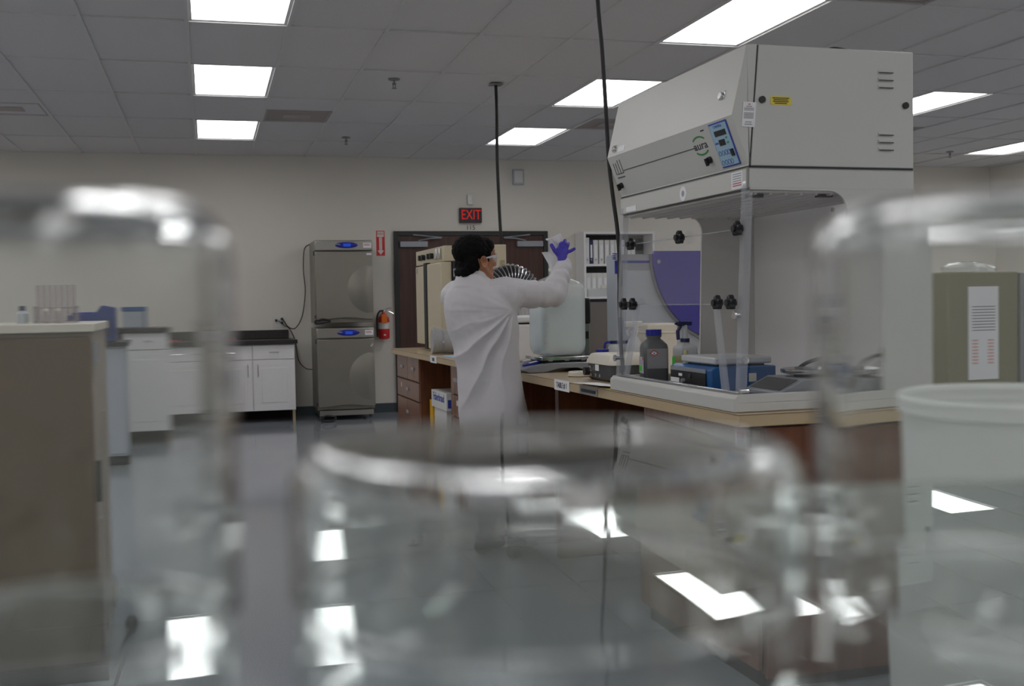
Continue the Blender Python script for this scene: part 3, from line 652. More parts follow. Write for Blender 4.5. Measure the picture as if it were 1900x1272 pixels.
# side panels with rounded cut-outs
def side(y0, y1):
    pts = [(D, .058), (.40, .058)]+[(.415, .60)]+[(.35+.068*math.cos(a), .64+.066*math.sin(a)) for a in [R(x) for x in range(0, 91, 15)]]+[(.065, .708), (.065, .713), (D, .713)]
    return MB().prism(pts, 'y', y0, y1)
side(0, .010).build('side_panel', M_HOOD, H); side(V-.01, V).build('side_panel', M_HOODI, H)
MB().box(D-.012, .01, .03, D, V-.01, .713).build('back_panel', pm('white_liner', (.95, .935, .93), .4, var=.02), H)
b = MB(); b.box(.07, .012, .700, D-.02, V-.012, .706)
for k in range(9): b.box(.09+k*.055, .02, .694, .10+k*.055, V-.02, .700)
b.build('ceiling_filter', M_HOODI, H)
MB().box(.09, .05, .688, .14, .08, .700).box(.34, .04, .690, .39, .07, .7).build('clip', M_BLACK, H)
# upper cabinet: bulged front profile
prof = [(.062, .780), (.0, .941), (.055, 1.165), (.095, 1.165), (.062, .780)]
MB().prism([(.064, .783), (.003, .941), (.057, 1.163), (.094, 1.165), (.062, .783)], 'y', 0, V).build('front_bulge', M_HOOD, H, .003, sharp=15)
MB().prism([(.068, .783), (.100, 1.165), (D, 1.165), (D, .783)], 'y', 0, V).build('upper_cabinet', M_HOOD, H, .003)
MB().prism([(.0615, .777), (.0945, 1.163), (.0995, 1.163), (.0665, .777)], 'y', .0015, V-.0015).box(.062, .0015, .777, D-.002, V-.0015, .783).build('gasket', M_GASK, H)
for u, h in ((.109, .991), (.638, .989)): MB().cyl((u, 0, h), (u, -.007, h), .011, n=18).build('thumb_screw', M_BLACK, H)
for h0 in (1.100, .897):
    for k in range(3):
        b = MB(); z = h0-k*.0245; u0, u1 = .535, .59
        b.add([(u0, 0, z+.004), (u1, 0, z+.004), (u1, -.006, z-.006), (u0, -.006, z-.006), (u0, 0, z-.008), (u1, 0, z-.008)], [(0, 1, 2, 3), (3, 2, 5, 4), (0, 3, 4), (1, 5, 2)])
        b.add([(u0, -.0062, z-.0055), (u1, -.0062, z-.0055), (u1, -.0062, z-.0085), (u0, -.0062, z-.0085)], [(0, 1, 2, 3)], 1)
        b.build('louvre', [M_HOOD, M_GASK], H)
l = MB().box(.140, -.0015, .977, .212, 0, 1.003).build('warning_label', M_YEL, H)
for k, wdt in enumerate((.060, .052, .056, .044)): MB().box(.176-wdt/2, -.002, .9965-k*.0055, .176+wdt/2, -.0015, .9995-k*.0055).build('print_line', M_INK, l)
l = MB().prism([(.036, .905), (.043, .983), (.088, .981), (.082, .903)], 'y', -.0025, -.0008).build('paper_label', M_PAPER, H)
for k, (z, wd, mt) in enumerate([(.975, .008, M_RINK), (.968, .02, M_INKG), (.962, .034, M_INKG), (.957, .034, M_INKG), (.947, .034, M_INKG), (.942, .034, M_INKG), (.937, .034, M_INKG), (.932, .034, M_INKG), (.919, .022, M_INKG), (.912, .026, M_INKG)]):
    MB().box(.061+(z-.94)*.08-wd/2, -.0030, z-.0015, .061+(z-.94)*.08+wd/2, -.0025, z+.0015).build('print_line', mt, l)
# frames on the bulge faces: lower face (.062,.780)->(0,.941), upper face (0,.941)->(.055,1.165)
def onlow(v, s, off=.0015):      # s 0..1 up the lower face; v along hood from its near end
    n = Vector((-.161, -.062)).normalized(); return Vector((.064-.061*s+n.x*off, v, .783+.158*s+n.y*off))
def lowquad(mb, v0, v1, s0, s1, off, mi=0, th=.001):
    a = [onlow(v0, s0, off), onlow(v1, s0, off), onlow(v1, s1, off), onlow(v0, s1, off)]; c = [onlow(v0, s0, off-th), onlow(v1, s0, off-th), onlow(v1, s1, off-th), onlow(v0, s1, off-th)]
    return mb.loft([a, c], mi)
# text frame: x right = -v ; y up = s ; z out
def lowmat(v, s, off):
    p = onlow(v, s, off); X = Vector((0, -1, 0)); Y = Vector((-.061, 0, .158)).normalized(); Z = X.cross(Y)
    m = Matrix((X, Y, Z)).transposed().to_4x4(); m.translation = p; return m
def lowtext(body, size, mat, v, s, off, parent, sx=1, name='lettering', ax='CENTER'):
    o = text(body, size, mat, parent, (0, 0, 0), (0, 0, 0), name, ax=ax, sx=sx, ext=.0003); o.matrix_local = lowmat(v, s, off) ; return o
kp = lowquad(MB(), .045, .168, .07, .96, .003, 0, .003).build('control_keypad', M_BINK, H, .003)
lowquad(MB(), .050, .163, .10, .93, .0042, 0, .001).build('keypad_face', M_PANEL, kp)
lowquad(MB(), .065, .142, .69, .80, .0052, 0, .001).build('display', M_LCD, kp)
lowquad(MB(), .090, .130, .50, .62, .0052, 0, .001).build('rocker', M_LCD, kp)
lowquad(MB(), .056, .072, .26, .40, .009, 0, .004).build('switch', M_BLACK, kp)
lowtext('CONTROL', .012, M_BINK, .107, .88, .0046, kp); lowtext('SPEED', .009, M_BINK, .146, .56, .0046, kp); lowtext('ON', .009, M_GINK, .075, .63, .0046, kp); lowtext('OFF', .009, M_GINK, .073, .53, .0046, kp)
for a, v in enumerate((.148, .126, .106, .087)):
    for c, s in enumerate((.36, .17)):
        b = MB(); b.T = lowmat(v, s, .0048); b.lathe([(.0085, 0), (.0085, .0006), (.0072, .0006), (.0072, 0)], 20, cap=False); b.build('button_ring', M_BINK, kp)
lg = bpy.data.objects.new('aura_logo', None); COL.objects.link(lg); lg.parent = H
lowtext('aura', .040, M_INK, .268, .62, .0008, lg, 1.45)
for sg in (1, -1):
    b = MB(); b.T = lowmat(.268, .62, .001)
    o_ = [(.060*math.cos(R(a_)), sg*.034*math.sin(R(a_)), 0) for a_ in range(40, 141, 10)]; i_ = [(.052*math.cos(R(a_)), sg*.028*math.sin(R(a_)), 0) for a_ in range(40, 141, 10)]
    n = len(o_); b.add(o_+i_, [(k, k+1, n+k+1, n+k) for k in range(n-1)]); b.build('green_arc', M_GINK, lg)
lowquad(MB(), .308, .955, .60, .615, .0012, 0, .001).build('pinstripe', M_INK, H)
lowquad(MB(), .210, .235, .885, .91, .0012, 0, .001).build('name_mark', M_INK, H)
ml = bpy.data.objects.new('maker_logo', None); COL.objects.link(ml); ml.parent = H
for (v0, v1, s0, s1) in ((.96, 1.035, .55, .565), (.96, .963, .55, .88), (.985, .988, .55, .88), (1.01, 1.013, .55, .83), (1.032, 1.035, .55, .83), (.96, 1.035, .46, .48)): lowquad(MB(), v0, v1, s0, s1, .0012, 0, .001).build('logo_line', M_INK, ml)
for v, s in ((.232, .30), (1.02, .28)):
    b = MB(); b.T = lowmat(v, s, 0); b.cyl((0, 0, 0), (0, 0, .012), .012, n=20).box(-.003, -.016, .012, .003, .010, .024); b.build('knob', M_BLACK, H, .001)
def onup(v, s, off): n = Vector((-.222, .054)).normalized(); return Vector((.003+.054*s+n.x*off, v, .941+.222*s+n.y*off))
def upmat(v, s, off):
    X = Vector((0, -1, 0)); Y = Vector((.054, 0, .222)).normalized(); m = Matrix((X, Y, X.cross(Y))).transposed().to_4x4(); m.translation = onup(v, s, off); return m
for v, s in ((.10, .34), (1.0, .12)):
    b = MB(); b.T = upmat(v, s, 0); b.cyl((0, 0, 0), (0, 0, .010), .012, n=16).box(-.020, -.01, 0, .022, .016, .003); b.build('latch', M_CHROME, H, .001)
b = MB(); b.T = upmat(.93, .09, .0005); b.box(-.035, -.012, 0, .035, .012, .0006); b.build('small_label', M_PAPER, H)
for v, mat2 in ((.075, M_PAPER),):
    l = MB().box(.0538, v-.045, .716, .0550, v+.03, .770).build('paper_label', mat2, H)
    for k in range(6): MB().box(.0532, v-.038, .762-k*.0075, .0538, v+.02, .765-k*.0075).build('print_line', M_INKG if k < 4 else M_RINK, l)
rl = bpy.data.objects.new('round_seal', None); COL.objects.link(rl); rl.parent = H
MB().cyl((.055, .47, .740), (.0535, .47, .740), .026, n=30).build('seal_disc', M_PAPER, rl); MB().cyl((.0536, .47, .740), (.0530, .47, .740), .011, n=20).build('seal_centre', M_INKG, rl)
MB().box(.0532, .90, .716, .0545, 1.0, .737).build('maker_label', M_PAPER, H)
# clear front: slanting sheets from the header down to the tray
UB, UT = .028, .056
def fu(h): return UB+(UT-UB)*(h-.066)/(.712-.066)
def fquad(mb, pts, th=.005, mi=0): return mb.loft([[(fu(h), v, h) for v, h in pts], [(fu(h)+th, v, h) for v, h in pts]], mi)
fquad(MB(), [(.03, .585), (V-.03, .585), (V-.03, .735), (.03, .735)]).build('front_sash', M_SHEET, H)
fquad(MB(), [(.03, .066), (.115, .066), (.20, .345), (.87, .345), (.96, .066), (V-.03, .066), (V-.03, .583), (.03, .583)], .005).build('front_shield', M_SHEET, H)
b = MB()
for a, c in (((.03, .585), (V-.03, .585)), ((.20, .345), (.87, .345))): b.tube([(fu(a[1]), a[0], a[1]), (fu(c[1]), c[0], c[1])], .0022, 6)
b.build('sheet_edge', M_EDGE, H)
for va, vb in ((.115, .20), (.96, .87)):
    b = MB(); b.loft([[(fu(.066)-.002, va-.022, .066), (fu(.066)+.006, va-.022, .066), (fu(.066)+.006, va+.022, .066), (fu(.066)-.002, va+.022, .066)],
            [(fu(.345)-.002, vb-.016, .345), (fu(.345)+.006, vb-.016, .345), (fu(.345)+.006, vb+.016, .345), (fu(.345)-.002, vb+.016, .345)]])
    b.build('opening_brace', M_EDGE, H)
for v in (.022, V-.022):
    b = MB(); b.loft([[(fu(h)-.003, v-.015, h), (fu(h)+.022, v-.015, h), (fu(h)+.022, v-.011, h), (fu(h)+.002, v-.011, h), (fu(h)+.002, v+.015, h), (fu(h)-.003, v+.015, h)] for h in (.066, .735)])
    b.build('corner_channel', M_EDGE, H)
for a_ in (.0105, V-.0145): MB().box(.065, a_, .066, .41, a_+.004, .71).build('side_window', M_SHEET, H)
knobs = [(.942, .583), (.492, .583), (.041, .585), (.996, .347), (.907, .347), (.184, .350), (.09, .350)]
for v, h in knobs:
    v = max(.03, v-.03); k = MB(); k.T = Matrix.Translation((fu(h), v, h)) @ Matrix.Rotation(-PI/2, 4, 'Y')
    n = 40; k.loft([[((.021+.0045*math.cos(5*2*PI*i/n))*math.cos(2*PI*i/n)*sc, (.021+.0045*math.cos(5*2*PI*i/n))*math.sin(2*PI*i/n)*sc, z) for i in range(n)] for z, sc in ((.006, .8), (.009, 1), (.024, 1), (.028, .8))])
    k.cyl((0, 0, 0), (0, 0, .035), .011, n=16); k.build('star_knob', M_BLACK, H)
for v, h in ((.03, .31), (V-.03, .13)):
    k = MB(); k.T = Matrix.Translation((fu(h), v, h)) @ Matrix.Rotation(-PI/2, 4, 'Y'); k.cyl((0, 0, 0), (0, 0, .016), .008, n=14).cyl((0, 0, .016), (0, 0, .022), .014, n=14); k.build('bolt', M_CHROME, H)
k = MB(); k.cyl((.03, .02, .066), (.06, .02, .066), .010, n=14); k.build('hinge_pin', M_CHROME, H)
gr = MB().cyl((D-.012, .38, .15), (D-.020, .38, .15), .032, n=28); gr.build('cable_grommet', M_DGREY, H)
for u, h in ((.10, .66), (.22, .67), (.36, .685)): MB().cyl((D-.012, .1+u, h), (D-.018, .1+u, h), .008, n=10).build('screw', M_GREYC, H)
t = tthing('hood_inlet_cable', 'short black cable looping on the roof of the fume hood', 'cable', .47, .20, 1.167)
MB().tube(curve_pts([(-.02, 0, .0), (-.015, 0, .03), (.01, 0, .04), (.05, -.02, .03), (.09, -.03, .015), (.10, -.03, .005)]), .006, 8).build('cord', M_CORD, t)
MB().cyl((-.02, 0, 0), (-.018, 0, .022), .012, n=12).build('plug', M_BLACK, t)

# things inside the hood (floor of the tray is 34 mm above the bench)
FH = .035
t = tthing('grey_reagent_bottle', 'square grey reagent bottle with blue cap and hazard labels in the hood', 'bottle', .155, 1.005, FH, R(-12))
loftb = MB().loft([rrect(a, a, min(.018, a*.95) if a > .04 else a*.98, z) for a, z in ((.046, 0), (.051, .006), (.051, .135), (.048, .150), (.036, .166), (.028, .172), (.028, .185))]); loftb.build('bottle_body', M_BOTG, t, sharp=50)
MB().lathe([(.032, .180), (.032, .185)], 28).build('neck_ring', M_BOTG, t)
n = 60; MB().loft([[((.031+.0008*math.cos(20*2*PI*i/n))*math.cos(2*PI*i/n), (.031+.0008*math.cos(20*2*PI*i/n))*math.sin(2*PI*i/n), z) for i in range(n)] for z in (.186, .210)]).build('cap', M_BCAP, t)
l = MB().box(-.0520, -.044, .035, -.0511, .044, .100).build('front_label', pm('lilac_label', (.62, .58, .66), .6), t)
MB().box(-.0525, -.010, .042, -.0520, .044, .064).build('green_sticker', M_GREEN, l); MB().box(-.0525, -.04, .089, -.0520, -.018, .098).build('red_print', M_RINK, l)
for k in range(4): MB().box(-.0525, -.038, .085-k*.005, -.0520, .036, .087-k*.005).build('print_line', M_INKG, l)
l = MB().box(-.038, -.0520, .055, .044, -.0511, .134).build('hazard_label', pm('pale_label', (.30, .30, .31), .6), t)
MB().add([(-.010, -.0528, .104), (.008, -.0528, .116), (-.010, -.0528, .130), (-.028, -.0528, .116)], [(0, 1, 2, 3)]).build('hazard_diamond', M_RINK, l)
MB().add([(-.010, -.0531, .108), (.003, -.0531, .116), (-.010, -.0531, .125), (-.023, -.0531, .116)], [(0, 1, 2, 3)]).build('diamond_field', M_PAPER, l)
MB().add([(-.013, -.0534, .112), (-.007, -.0534, .112), (-.010, -.0534, .122)], [(0, 1, 2)]).build('flame', M_INK, l)
for k in range(6): MB().box(-.032, -.0525, .097-k*.006, .038, -.0520, .099-k*.006).build('print_line', M_INKG, l)

t = tthing('blue_stirrer', 'blue laboratory shaker with grey platform inside the hood', 'stirrer', .255, .66-.03, FH)
bb = MB().prism([(-.125, .0), (.125, .0), (.13, .012), (.13, .085), (-.105, .085), (-.128, .075)], 'y', -.19, .16); bb.build('body', M_BLUE, t, .004)
pf = MB().box(-.131, -.17+.02, .012, -.1285, .148, .062).build('front_panel', M_BLACK, t); MB().box(-.1315, -.15, .062, -.1285, .148, .076).build('name_strip', M_ALU, t)
MB().box(-.1325, .07, .012, -.131, .145, .034).build('paper_label', M_PAPER, t); MB().cyl((-.131, .03, .025), (-.142, .03, .025), .009, n=16).build('knob', M_ALU, t)
MB().box(-.1322, .045, .042, -.131, .075, .052).build('display', M_PAPER, t); MB().cyl((-.131, -.02, .045), (-.136, -.02, .045), .009, n=16).build('knob', M_DGREY, t)
MB().box(-.10, -.16, .092, .13, .12, .118).build('platform', pm('grey_platform', (.55, .56, .57), .4), t, .006)
MB().box(-.08, -.14, .085, .11, .10, .092).build('platform_stem', M_BLACK, t)
MB().cyl((.02, -.161, .105), (.02, -.17, .105), .014, n=16).build('clamp_screw', M_CHROME, t)
MB().box(.02, -.1912, .03, .05, -.19, .06).build('side_label', M_CREAMP, t)
t = tthing('electronic_balance', 'grey electronic balance with round pan at the near end of the hood', 'balance', .36, .26-.03, FH)
MB().prism([(-.15, 0), (.14, 0), (.14, .05), (.10, .058), (-.06, .058), (-.15, .016)], 'y', -.12, .12).build('body', M_ALU, t, .004)
k = MB(); k.prism([(-.140, .0218), (-.072, .0537), (-.073, .0552), (-.141, .0233)], 'y', -.10, .10).build('sloped_display', M_DGREY, t)
MB().lathe([(.066, .066), (.092, .070), (.094, .074), (.094, .084), (.090, .086), (.086, .078), (.0, .078)], 48, c=(.03, 0, 0)).build('pan', M_CHROME, t)
MB().cyl((.03, 0, .058), (.03, 0, .068), .05, n=24).build('pan_stem', M_DGREY, t)
t = tthing('balance_cable', 'grey cable running from the hood grommet to the balance', 'cable', .5, .38, FH)
MB().tube(curve_pts([(.15, .02, .118), (.08, .03, .112), (.0, .06, .085), (-.05, .08, .03), (-.06, .07, .006)]), .007, 8).build('cord', M_DGREY, t)
MB().tube(curve_pts([(.15, .01, .112), (.08, -.02, .085), (.035, -.05, .058)]), .003, 8).build('thin_cord', M_ALU, t)
t = tthing('spray_bottle', 'square clear spray bottle of yellowish liquid with navy trigger in the hood', 'spray bottle', .30, 1.02, FH)
loft_ = MB().loft([rrect(a, a, min(.012, a*.9) if a > .02 else a*.98, z) for a, z in ((.038, 0), (.041, .004), (.041, .125), (.037, .138), (.018, .150), (.016, .155))]); loft_.build('bottle_body', M_WBOT, t, sharp=50)
MB().loft([rrect(.0416, .0416, .012, z) for z in (.006, .100)]).build('liquid', M_BOTY, t, sharp=50)
MB().cyl((0, 0, .155), (0, 0, .170), .019, n=24).build('collar', M_NAVY, t)
MB().lathe([(.014, .170), (.012, .185), (.010, .225)], 16).build('neck', M_WBOT, t)
MB().box(-.035, -.010, .222, .03, .010, .240).box(-.045, -.006, .226, -.035, .006, .236).build('spray_head', M_NAVY, t, .004)
MB().tube([(-.018, 0, .222), (-.032, 0, .20), (-.030, 0, .165)], [.007, .008, .007], 10).build('trigger', M_NAVY, t)
MB().box(-.0422, .008, .07, -.0418, .035, .095).box(-.0422, .008, .055, -.0418, .035, .069).build('green_label', M_GREEN, t)
t = tthing('graduated_tube', 'narrow yellow-liquid cylinder beside the grey bottle', 'cylinder', .26, .93, FH)
MB().cyl((0, 0, .002), (0, 0, .125), .009, n=16).build('tube_body', M_BOTY, t); MB().cyl((0, 0, 0), (0, 0, .003), .015, n=16).build('foot', M_WPLAST, t)
t = tthing('white_container', 'tall cream plastic canister behind the grey bottle', 'canister', .55, 1.86, .001)
MB().box(-.075, -.07, 0, .075, .07, .25).build('canister_body', M_CREAMP, t, .01); MB().box(-.078, -.073, .2, .078, .073, .21).build('rim', M_CREAMP, t, .004)
t = tthing('trigger_spray_bottle', 'white trigger spray bottle beside the cream canister', 'spray bottle', .42, 1.84, .001)
MB().lathe([(.04, 0), (.043, .005), (.043, .13), (.03, .17), (.015, .19), (.014, .2)], 24).build('bottle_body', M_WBOT, t); MB().cyl((0, 0, .2), (0, 0, .215), .018, n=18).build('collar', M_WPLAST, t)
MB().box(-.05, -.01, .232, .04, .01, .262).box(-.01, -.01, .21, .02, .01, .24).build('spray_head', M_WPLAST, t, .004); MB().tube([(-.025, 0, .232), (-.038, 0, .21), (-.03, 0, .19)], .005, 8).build('trigger', M_CREAMP, t)
MB().lathe([(.0434, .05), (.0434, .09)], 24, cap=False).build('green_label', M_GREEN, t)

# second cabinet with purple quarter panel beyond the hood
t = tthing('purple_sided_cabinet', 'pale blue-grey cabinet with a purple quarter-round side behind the hood', 'cabinet', .475, 2.20, .001)
MB().box(0, 0, 0, .68, .14, .60).build('body', M_LBLUE, t, .006)
MB().box(-.002, -.003, .52, .19, 0, .60).box(.0, -.004, .565, .69, 0, .570).build('top_rail', M_ALU, t)
b = MB().box(-.006, -.006, .555, .20, -.001, .567).box(-.008, -.006, .50, .006, -.001, .567); b.build('blue_trim', M_BCAP, t)
for k in range(4): MB().box(-.012, .0, .575+k*.009, .01, .02, .579+k*.009).build('vent_rib', M_BCAP, t)
q = [(.20, .615), (.195, .600)]
for k in range(0, 13):
    a = R(180+90*k/12); q.append((.62+.425*math.cos(a)*1.0, .60+.46*math.sin(a)))
q += [(.68, .14), (.68, .615)]
pp = MB().prism(q, 'y', -.030, -.010).build('purple_quarter_panel', M_PURP, t)
MB().prism([(a*1.0, c) for a, c in [(.185, .60)]+[(.62+.437*math.cos(R(180+90*k/12)), .60+.475*math.sin(R(180+90*k/12))) for k in range(13)]+[(.66, .125), (.66, .14), (.62, .14)]+[(.62+.425*math.cos(R(270-90*k/12)), .60+.46*math.sin(R(270-90*k/12))) for k in range(13)]], 'y', -.012, -.004).build('panel_edge', M_ALU, t)
MB().cyl((.225, -.034, .56), (.225, -.03, .56), .010, n=16).build('pivot_screw', M_ALU, t)
MB().box(.02, -.002, .02, .035, 0, .5).build('side_seam', M_ALU, t)

# ------------------------------------------------------------------ bookcase with binders
BX, BW = 4.42, .92
t = thing('bookcase', 'tall white bookcase of binders against the back wall right of the doors', 'bookcase', (BX, 12.86, 0))
MB().box(0, 0, 0, .025, .32, 2.12).box(BW-.025, 0, 0, BW, .32, 2.12).build('side', M_WHITE, t); MB().box(.025, 0, 2.09, BW-.025, .32, 2.12).build('top', M_WHITE, t)
for z in (.08, .5, .91, 1.30, 1.70): MB().box(.025, 0, z, BW-.025, .31, z+.028).build('shelf', M_WHITE, t)
MB().box(.025, .31, .03, BW-.025, .32, 2.09).build('back_board', M_DGREY, t)
random.seed(4); pbk = None
def binder(x, z, w_, h_, mat, lab, grp):
    t = thing('binder', lab, 'binder', (x, 12.90, z), 0, grp)
    MB().box(0, 0, 0, w_, .26, h_).build('cover', mat, t, .003)
    MB().box(w_*.25, -.001, h_*.25, w_*.75, 0, h_*.8).build('spine_label', M_PAPER if mat is not M_WHITE else M_LBLUE, t); MB().cyl((w_/2, -.001, .05), (w_/2, .001, .05), w_*.18, n=12).build('finger_ring', M_INKG, t)
    return t
xs = BX+.03; k = 0
top = [('w', .055), ('b', .05), ('w', .062), ('g', .012), ('w', .062), ('g', .012), ('w', .062), ('g', .008), ('w', .062), ('w', .052), ('b', .035), ('w', .04), ('b', .03), ('w', .05), ('w', .06)]
names = {'w': 'white', 'b': 'black'}; cnt = {'w': 0, 'b': 0}; ords = 'first second third fourth fifth sixth seventh eighth ninth tenth eleventh twelfth'.split()
for (c, w_) in top:
    if c != 'g':
        binder(xs, 1.7285, w_-.003, .29 if k else .32, M_WPLAST if c == 'w' else M_NAVY, '%s ring binder, %s %s one from the left on the upper bookcase shelf' % (names[c], ords[cnt[c]], names[c]), 'binders on the upper shelf'); cnt[c] += 1; k += 1
    xs += w_
xs = BX+.03; cnt = {'w': 0, 'b': 0}
for c, w_ in [('w', .075), ('w', .07), ('w', .08), ('w', .075), ('w', .08), ('b', .04), ('w', .045), ('w', .06), ('w', .06)]:
    binder(xs, 1.3285, w_-.003, .29, M_WPLAST if c == 'w' else M_NAVY, '%s ring binder, %s %s one from the left on the second bookcase shelf' % (names[c], ords[cnt[c]], names[c]), 'binders on the second shelf'); cnt[c] += 1; xs += w_
t = thing('acrylic_box', 'clear box with small bottles in front of the lower binders', 'box', (4.62, 12.70, 1.18))
t.location = (4.62, 12.878, 1.3285)
MB().box(-.15, -.014, 0, .15, .014, .10).build('box_body', M_SHELLP, t); MB().box(.02, -.012, .10, .10, .012, .14).build('bottle_cap', M_CREAMP, t)

# ------------------------------------------------------------------ hanging cords
t = thing('ceiling_drop_cord', 'black cord hanging from a square ceiling plate above the exit door', 'cord', (2.252, 8.633, CEIL))
MB().box(-.05, -.05, -.012, .05, .05, -.004).build('ceiling_plate', M_GREYC, t, .002)
MB().tube(curve_pts([(0, 0, -.01), (.004, 0, -.25), (.0, 0, -.6), (.01, 0, -1.0), (.02, 0, -1.35), (.0, .0, -1.65), (-.01, 0, -2.09)]), .013, 10).build('cord', M_CORD, t)
t = thing('hanging_cable', 'long black cable hanging from the ceiling just left of the fume hood', 'cable', (1.62, 4.40, CEIL))
def camp(x, y, Z):   # room point at distance Z along the viewing axis, used only to read heights off the photo
    return Vector((0, 0, CAMZ))+(fwd+rt*((x-950)/FPX)+up*((636-y)/FPX))*Z
b = MB(); pts = [camp(x, y, 4.62)-t.location for x, y in [(1109, 0), (1117, 90), (1124, 200), (1130, 300), (1138, 370), (1146, 430), (1150, 500), (1149, 560), (1152, 640), (1157, 690)]]
pts = [Vector((pts[0].x-.02, pts[0].y, 0))]+pts
b.tube(curve_pts(pts, 5), .0085, 10).build('cord', M_CORD, t)
MB().cyl(pts[7]+Vector((0, 0, .04)), pts[7]-Vector((0, 0, .07)), .011, n=12).build('connector', M_BLACK, t)

# ------------------------------------------------------------------ right background
t = thing('olive_freezer', 'olive-tan upright cabinet with a paper notice behind the white pail', 'cabinet', (4.70, 6.5, 0))
MB().box(0, 0, .05, .66, .65, 1.43).build('body', M_OLIVE, t, .01); MB().box(.665, -.02, .06, .70, .62, 1.42).build('side_door', M_GREYC, t, .006)
MB().box(.02, .05, 0, .62, .6, .05).build('plinth', M_BLACK, t)
l = MB().box(.19, -.004, .70, .47, -.001, 1.33).build('paper_notice', M_PAPER, t)
for k in range(9): MB().box(.225, -.0045, 1.19-k*.02, .44, -.004, 1.198-k*.02).build('print_line', M_INKG, l)
for k in range(8):
    for a in (.225, .37): MB().box(a, -.0045, .96-k*.022, a+.055, -.004, .972-k*.022).build('print_line', pm('pink_ink', (.75, .45, .45), .6) if k == 0 and a < .3 else bpy.data.materials['pink_ink'], l)
t = thing('plastic_bag', 'crumpled clear plastic bag lying on top of the olive cabinet', 'bag', (4.98, 6.62, 1.431))
random.seed(2); b = MB(); rings = []
for z, sc in ((0, .95), (.02, 1), (.045, .8), (.06, .35)): rings.append([((.25*sc+random.uniform(-.02, .02))*math.cos(a)*1.0, (.11*sc+random.uniform(-.015, .015))*math.sin(a), z+(random.uniform(0, .015) if z else 0)) for a in [2*PI*k/22 for k in range(22)]])
b.loft(rings).build('bag_film', M_SHELLP, t, sharp=20)
t = thing('grey_equipment_cabinet', 'grey metal cabinet at the right edge beside the olive one', 'cabinet', (5.46, 6.6, 0))
MB().box(0, 0, .05, .7, .6, 1.42).build('body', M_GREYC, t, .01); MB().box(.03, -.015, .08, .67, 0, 1.38).build('door', M_GREYC, t, .006); MB().box(.05, .05, 0, .65, .55, .05).build('plinth', M_BLACK, t)

# ------------------------------------------------------------------ person
PA = Vector((math.cos(yaw), -math.sin(yaw), 0)); PB = Vector((math.sin(yaw), math.cos(yaw), 0))
P0 = Vector((1.31, 5.38, 0))
person = thing('person', 'person in a long white lab coat and safety glasses lifting a cup at the bench', 'person', P0, -yaw)
# own frame of the person: x = to the right of the view, y = away, z = up
def remesh(mb, name, voxel, smooth=6, fac=.5):
    me = mb.mesh('tmp', [], flip=True); o = bpy.data.objects.new('tmp', me); COL.objects.link(o)
    m = o.modifiers.new('r', 'REMESH'); m.mode = 'VOXEL'; m.voxel_size = voxel
    s_ = o.modifiers.new('s', 'SMOOTH'); s_.iterations = smooth; s_.factor = fac
    dg = bpy.context.evaluated_depsgraph_get(); out = bpy.data.meshes.new_from_object(o.evaluated_get(dg)); out.name = name
    bpy.data.objects.remove(o); bpy.data.meshes.remove(me)
    out.polygons.foreach_set('use_smooth', [True]*len(out.polygons)); return out
def link(me, name, mat, parent=None):
    me.materials.clear(); me.materials.append(mat); o = bpy.data.objects.new(name, me); COL.objects.link(o)
    if parent: o.parent = parent
    return o
def V3(*a): return Vector(a)
def displace(me, fn):
    n = len(me.vertices); co = [0.0]*(3*n); no = [0.0]*(3*n)
    me.vertices.foreach_get('co', co); me.vertices.foreach_get('normal', no)
    for i in range(n):
        p = Vector(co[3*i:3*i+3]); d_ = fn(p); co[3*i] += no[3*i]*d_; co[3*i+1] += no[3*i+1]*d_; co[3*i+2] += no[3*i+2]*d_
    me.vertices.foreach_set('co', co); me.update()
TH = R(58); HF = V3(math.sin(TH), math.cos(TH), 0); HL = V3(-math.cos(TH), math.sin(TH), 0)   # where the head looks; its left
HC = V3(-.022, .0, 1.500)
HM = Matrix(((HF.x, HL.x, 0, HC.x), (HF.y, HL.y, 0, HC.y), (0, 0, 1, HC.z), (0, 0, 0, 1))) @ Matrix.Rotation(R(2), 4, 'Y')
BT = R(30); BF = V3(math.sin(BT), math.cos(BT), 0); BR = V3(math.cos(BT), -math.sin(BT), 0)    # body facing; its right
def bp_(r_, f_, z, cx=0, cy=0): return V3(cx, cy, 0)+BR*r_+BF*f_+V3(0, 0, z)
SR = V3(.118, -.045, 1.338); ER = V3(.352, .14, 1.318); WR = V3(.425, .295, 1.482)
SLh = V3(-.130, .10, 1.325); EL = V3(-.07, .27, 1.10); WL = V3(-.05, .40, 1.03)
spine = [(.06, .02, .86), (.045, .02, 1.0), (.01, .01, 1.15), (-.015, .0, 1.28), (-.03, 0, 1.36)]
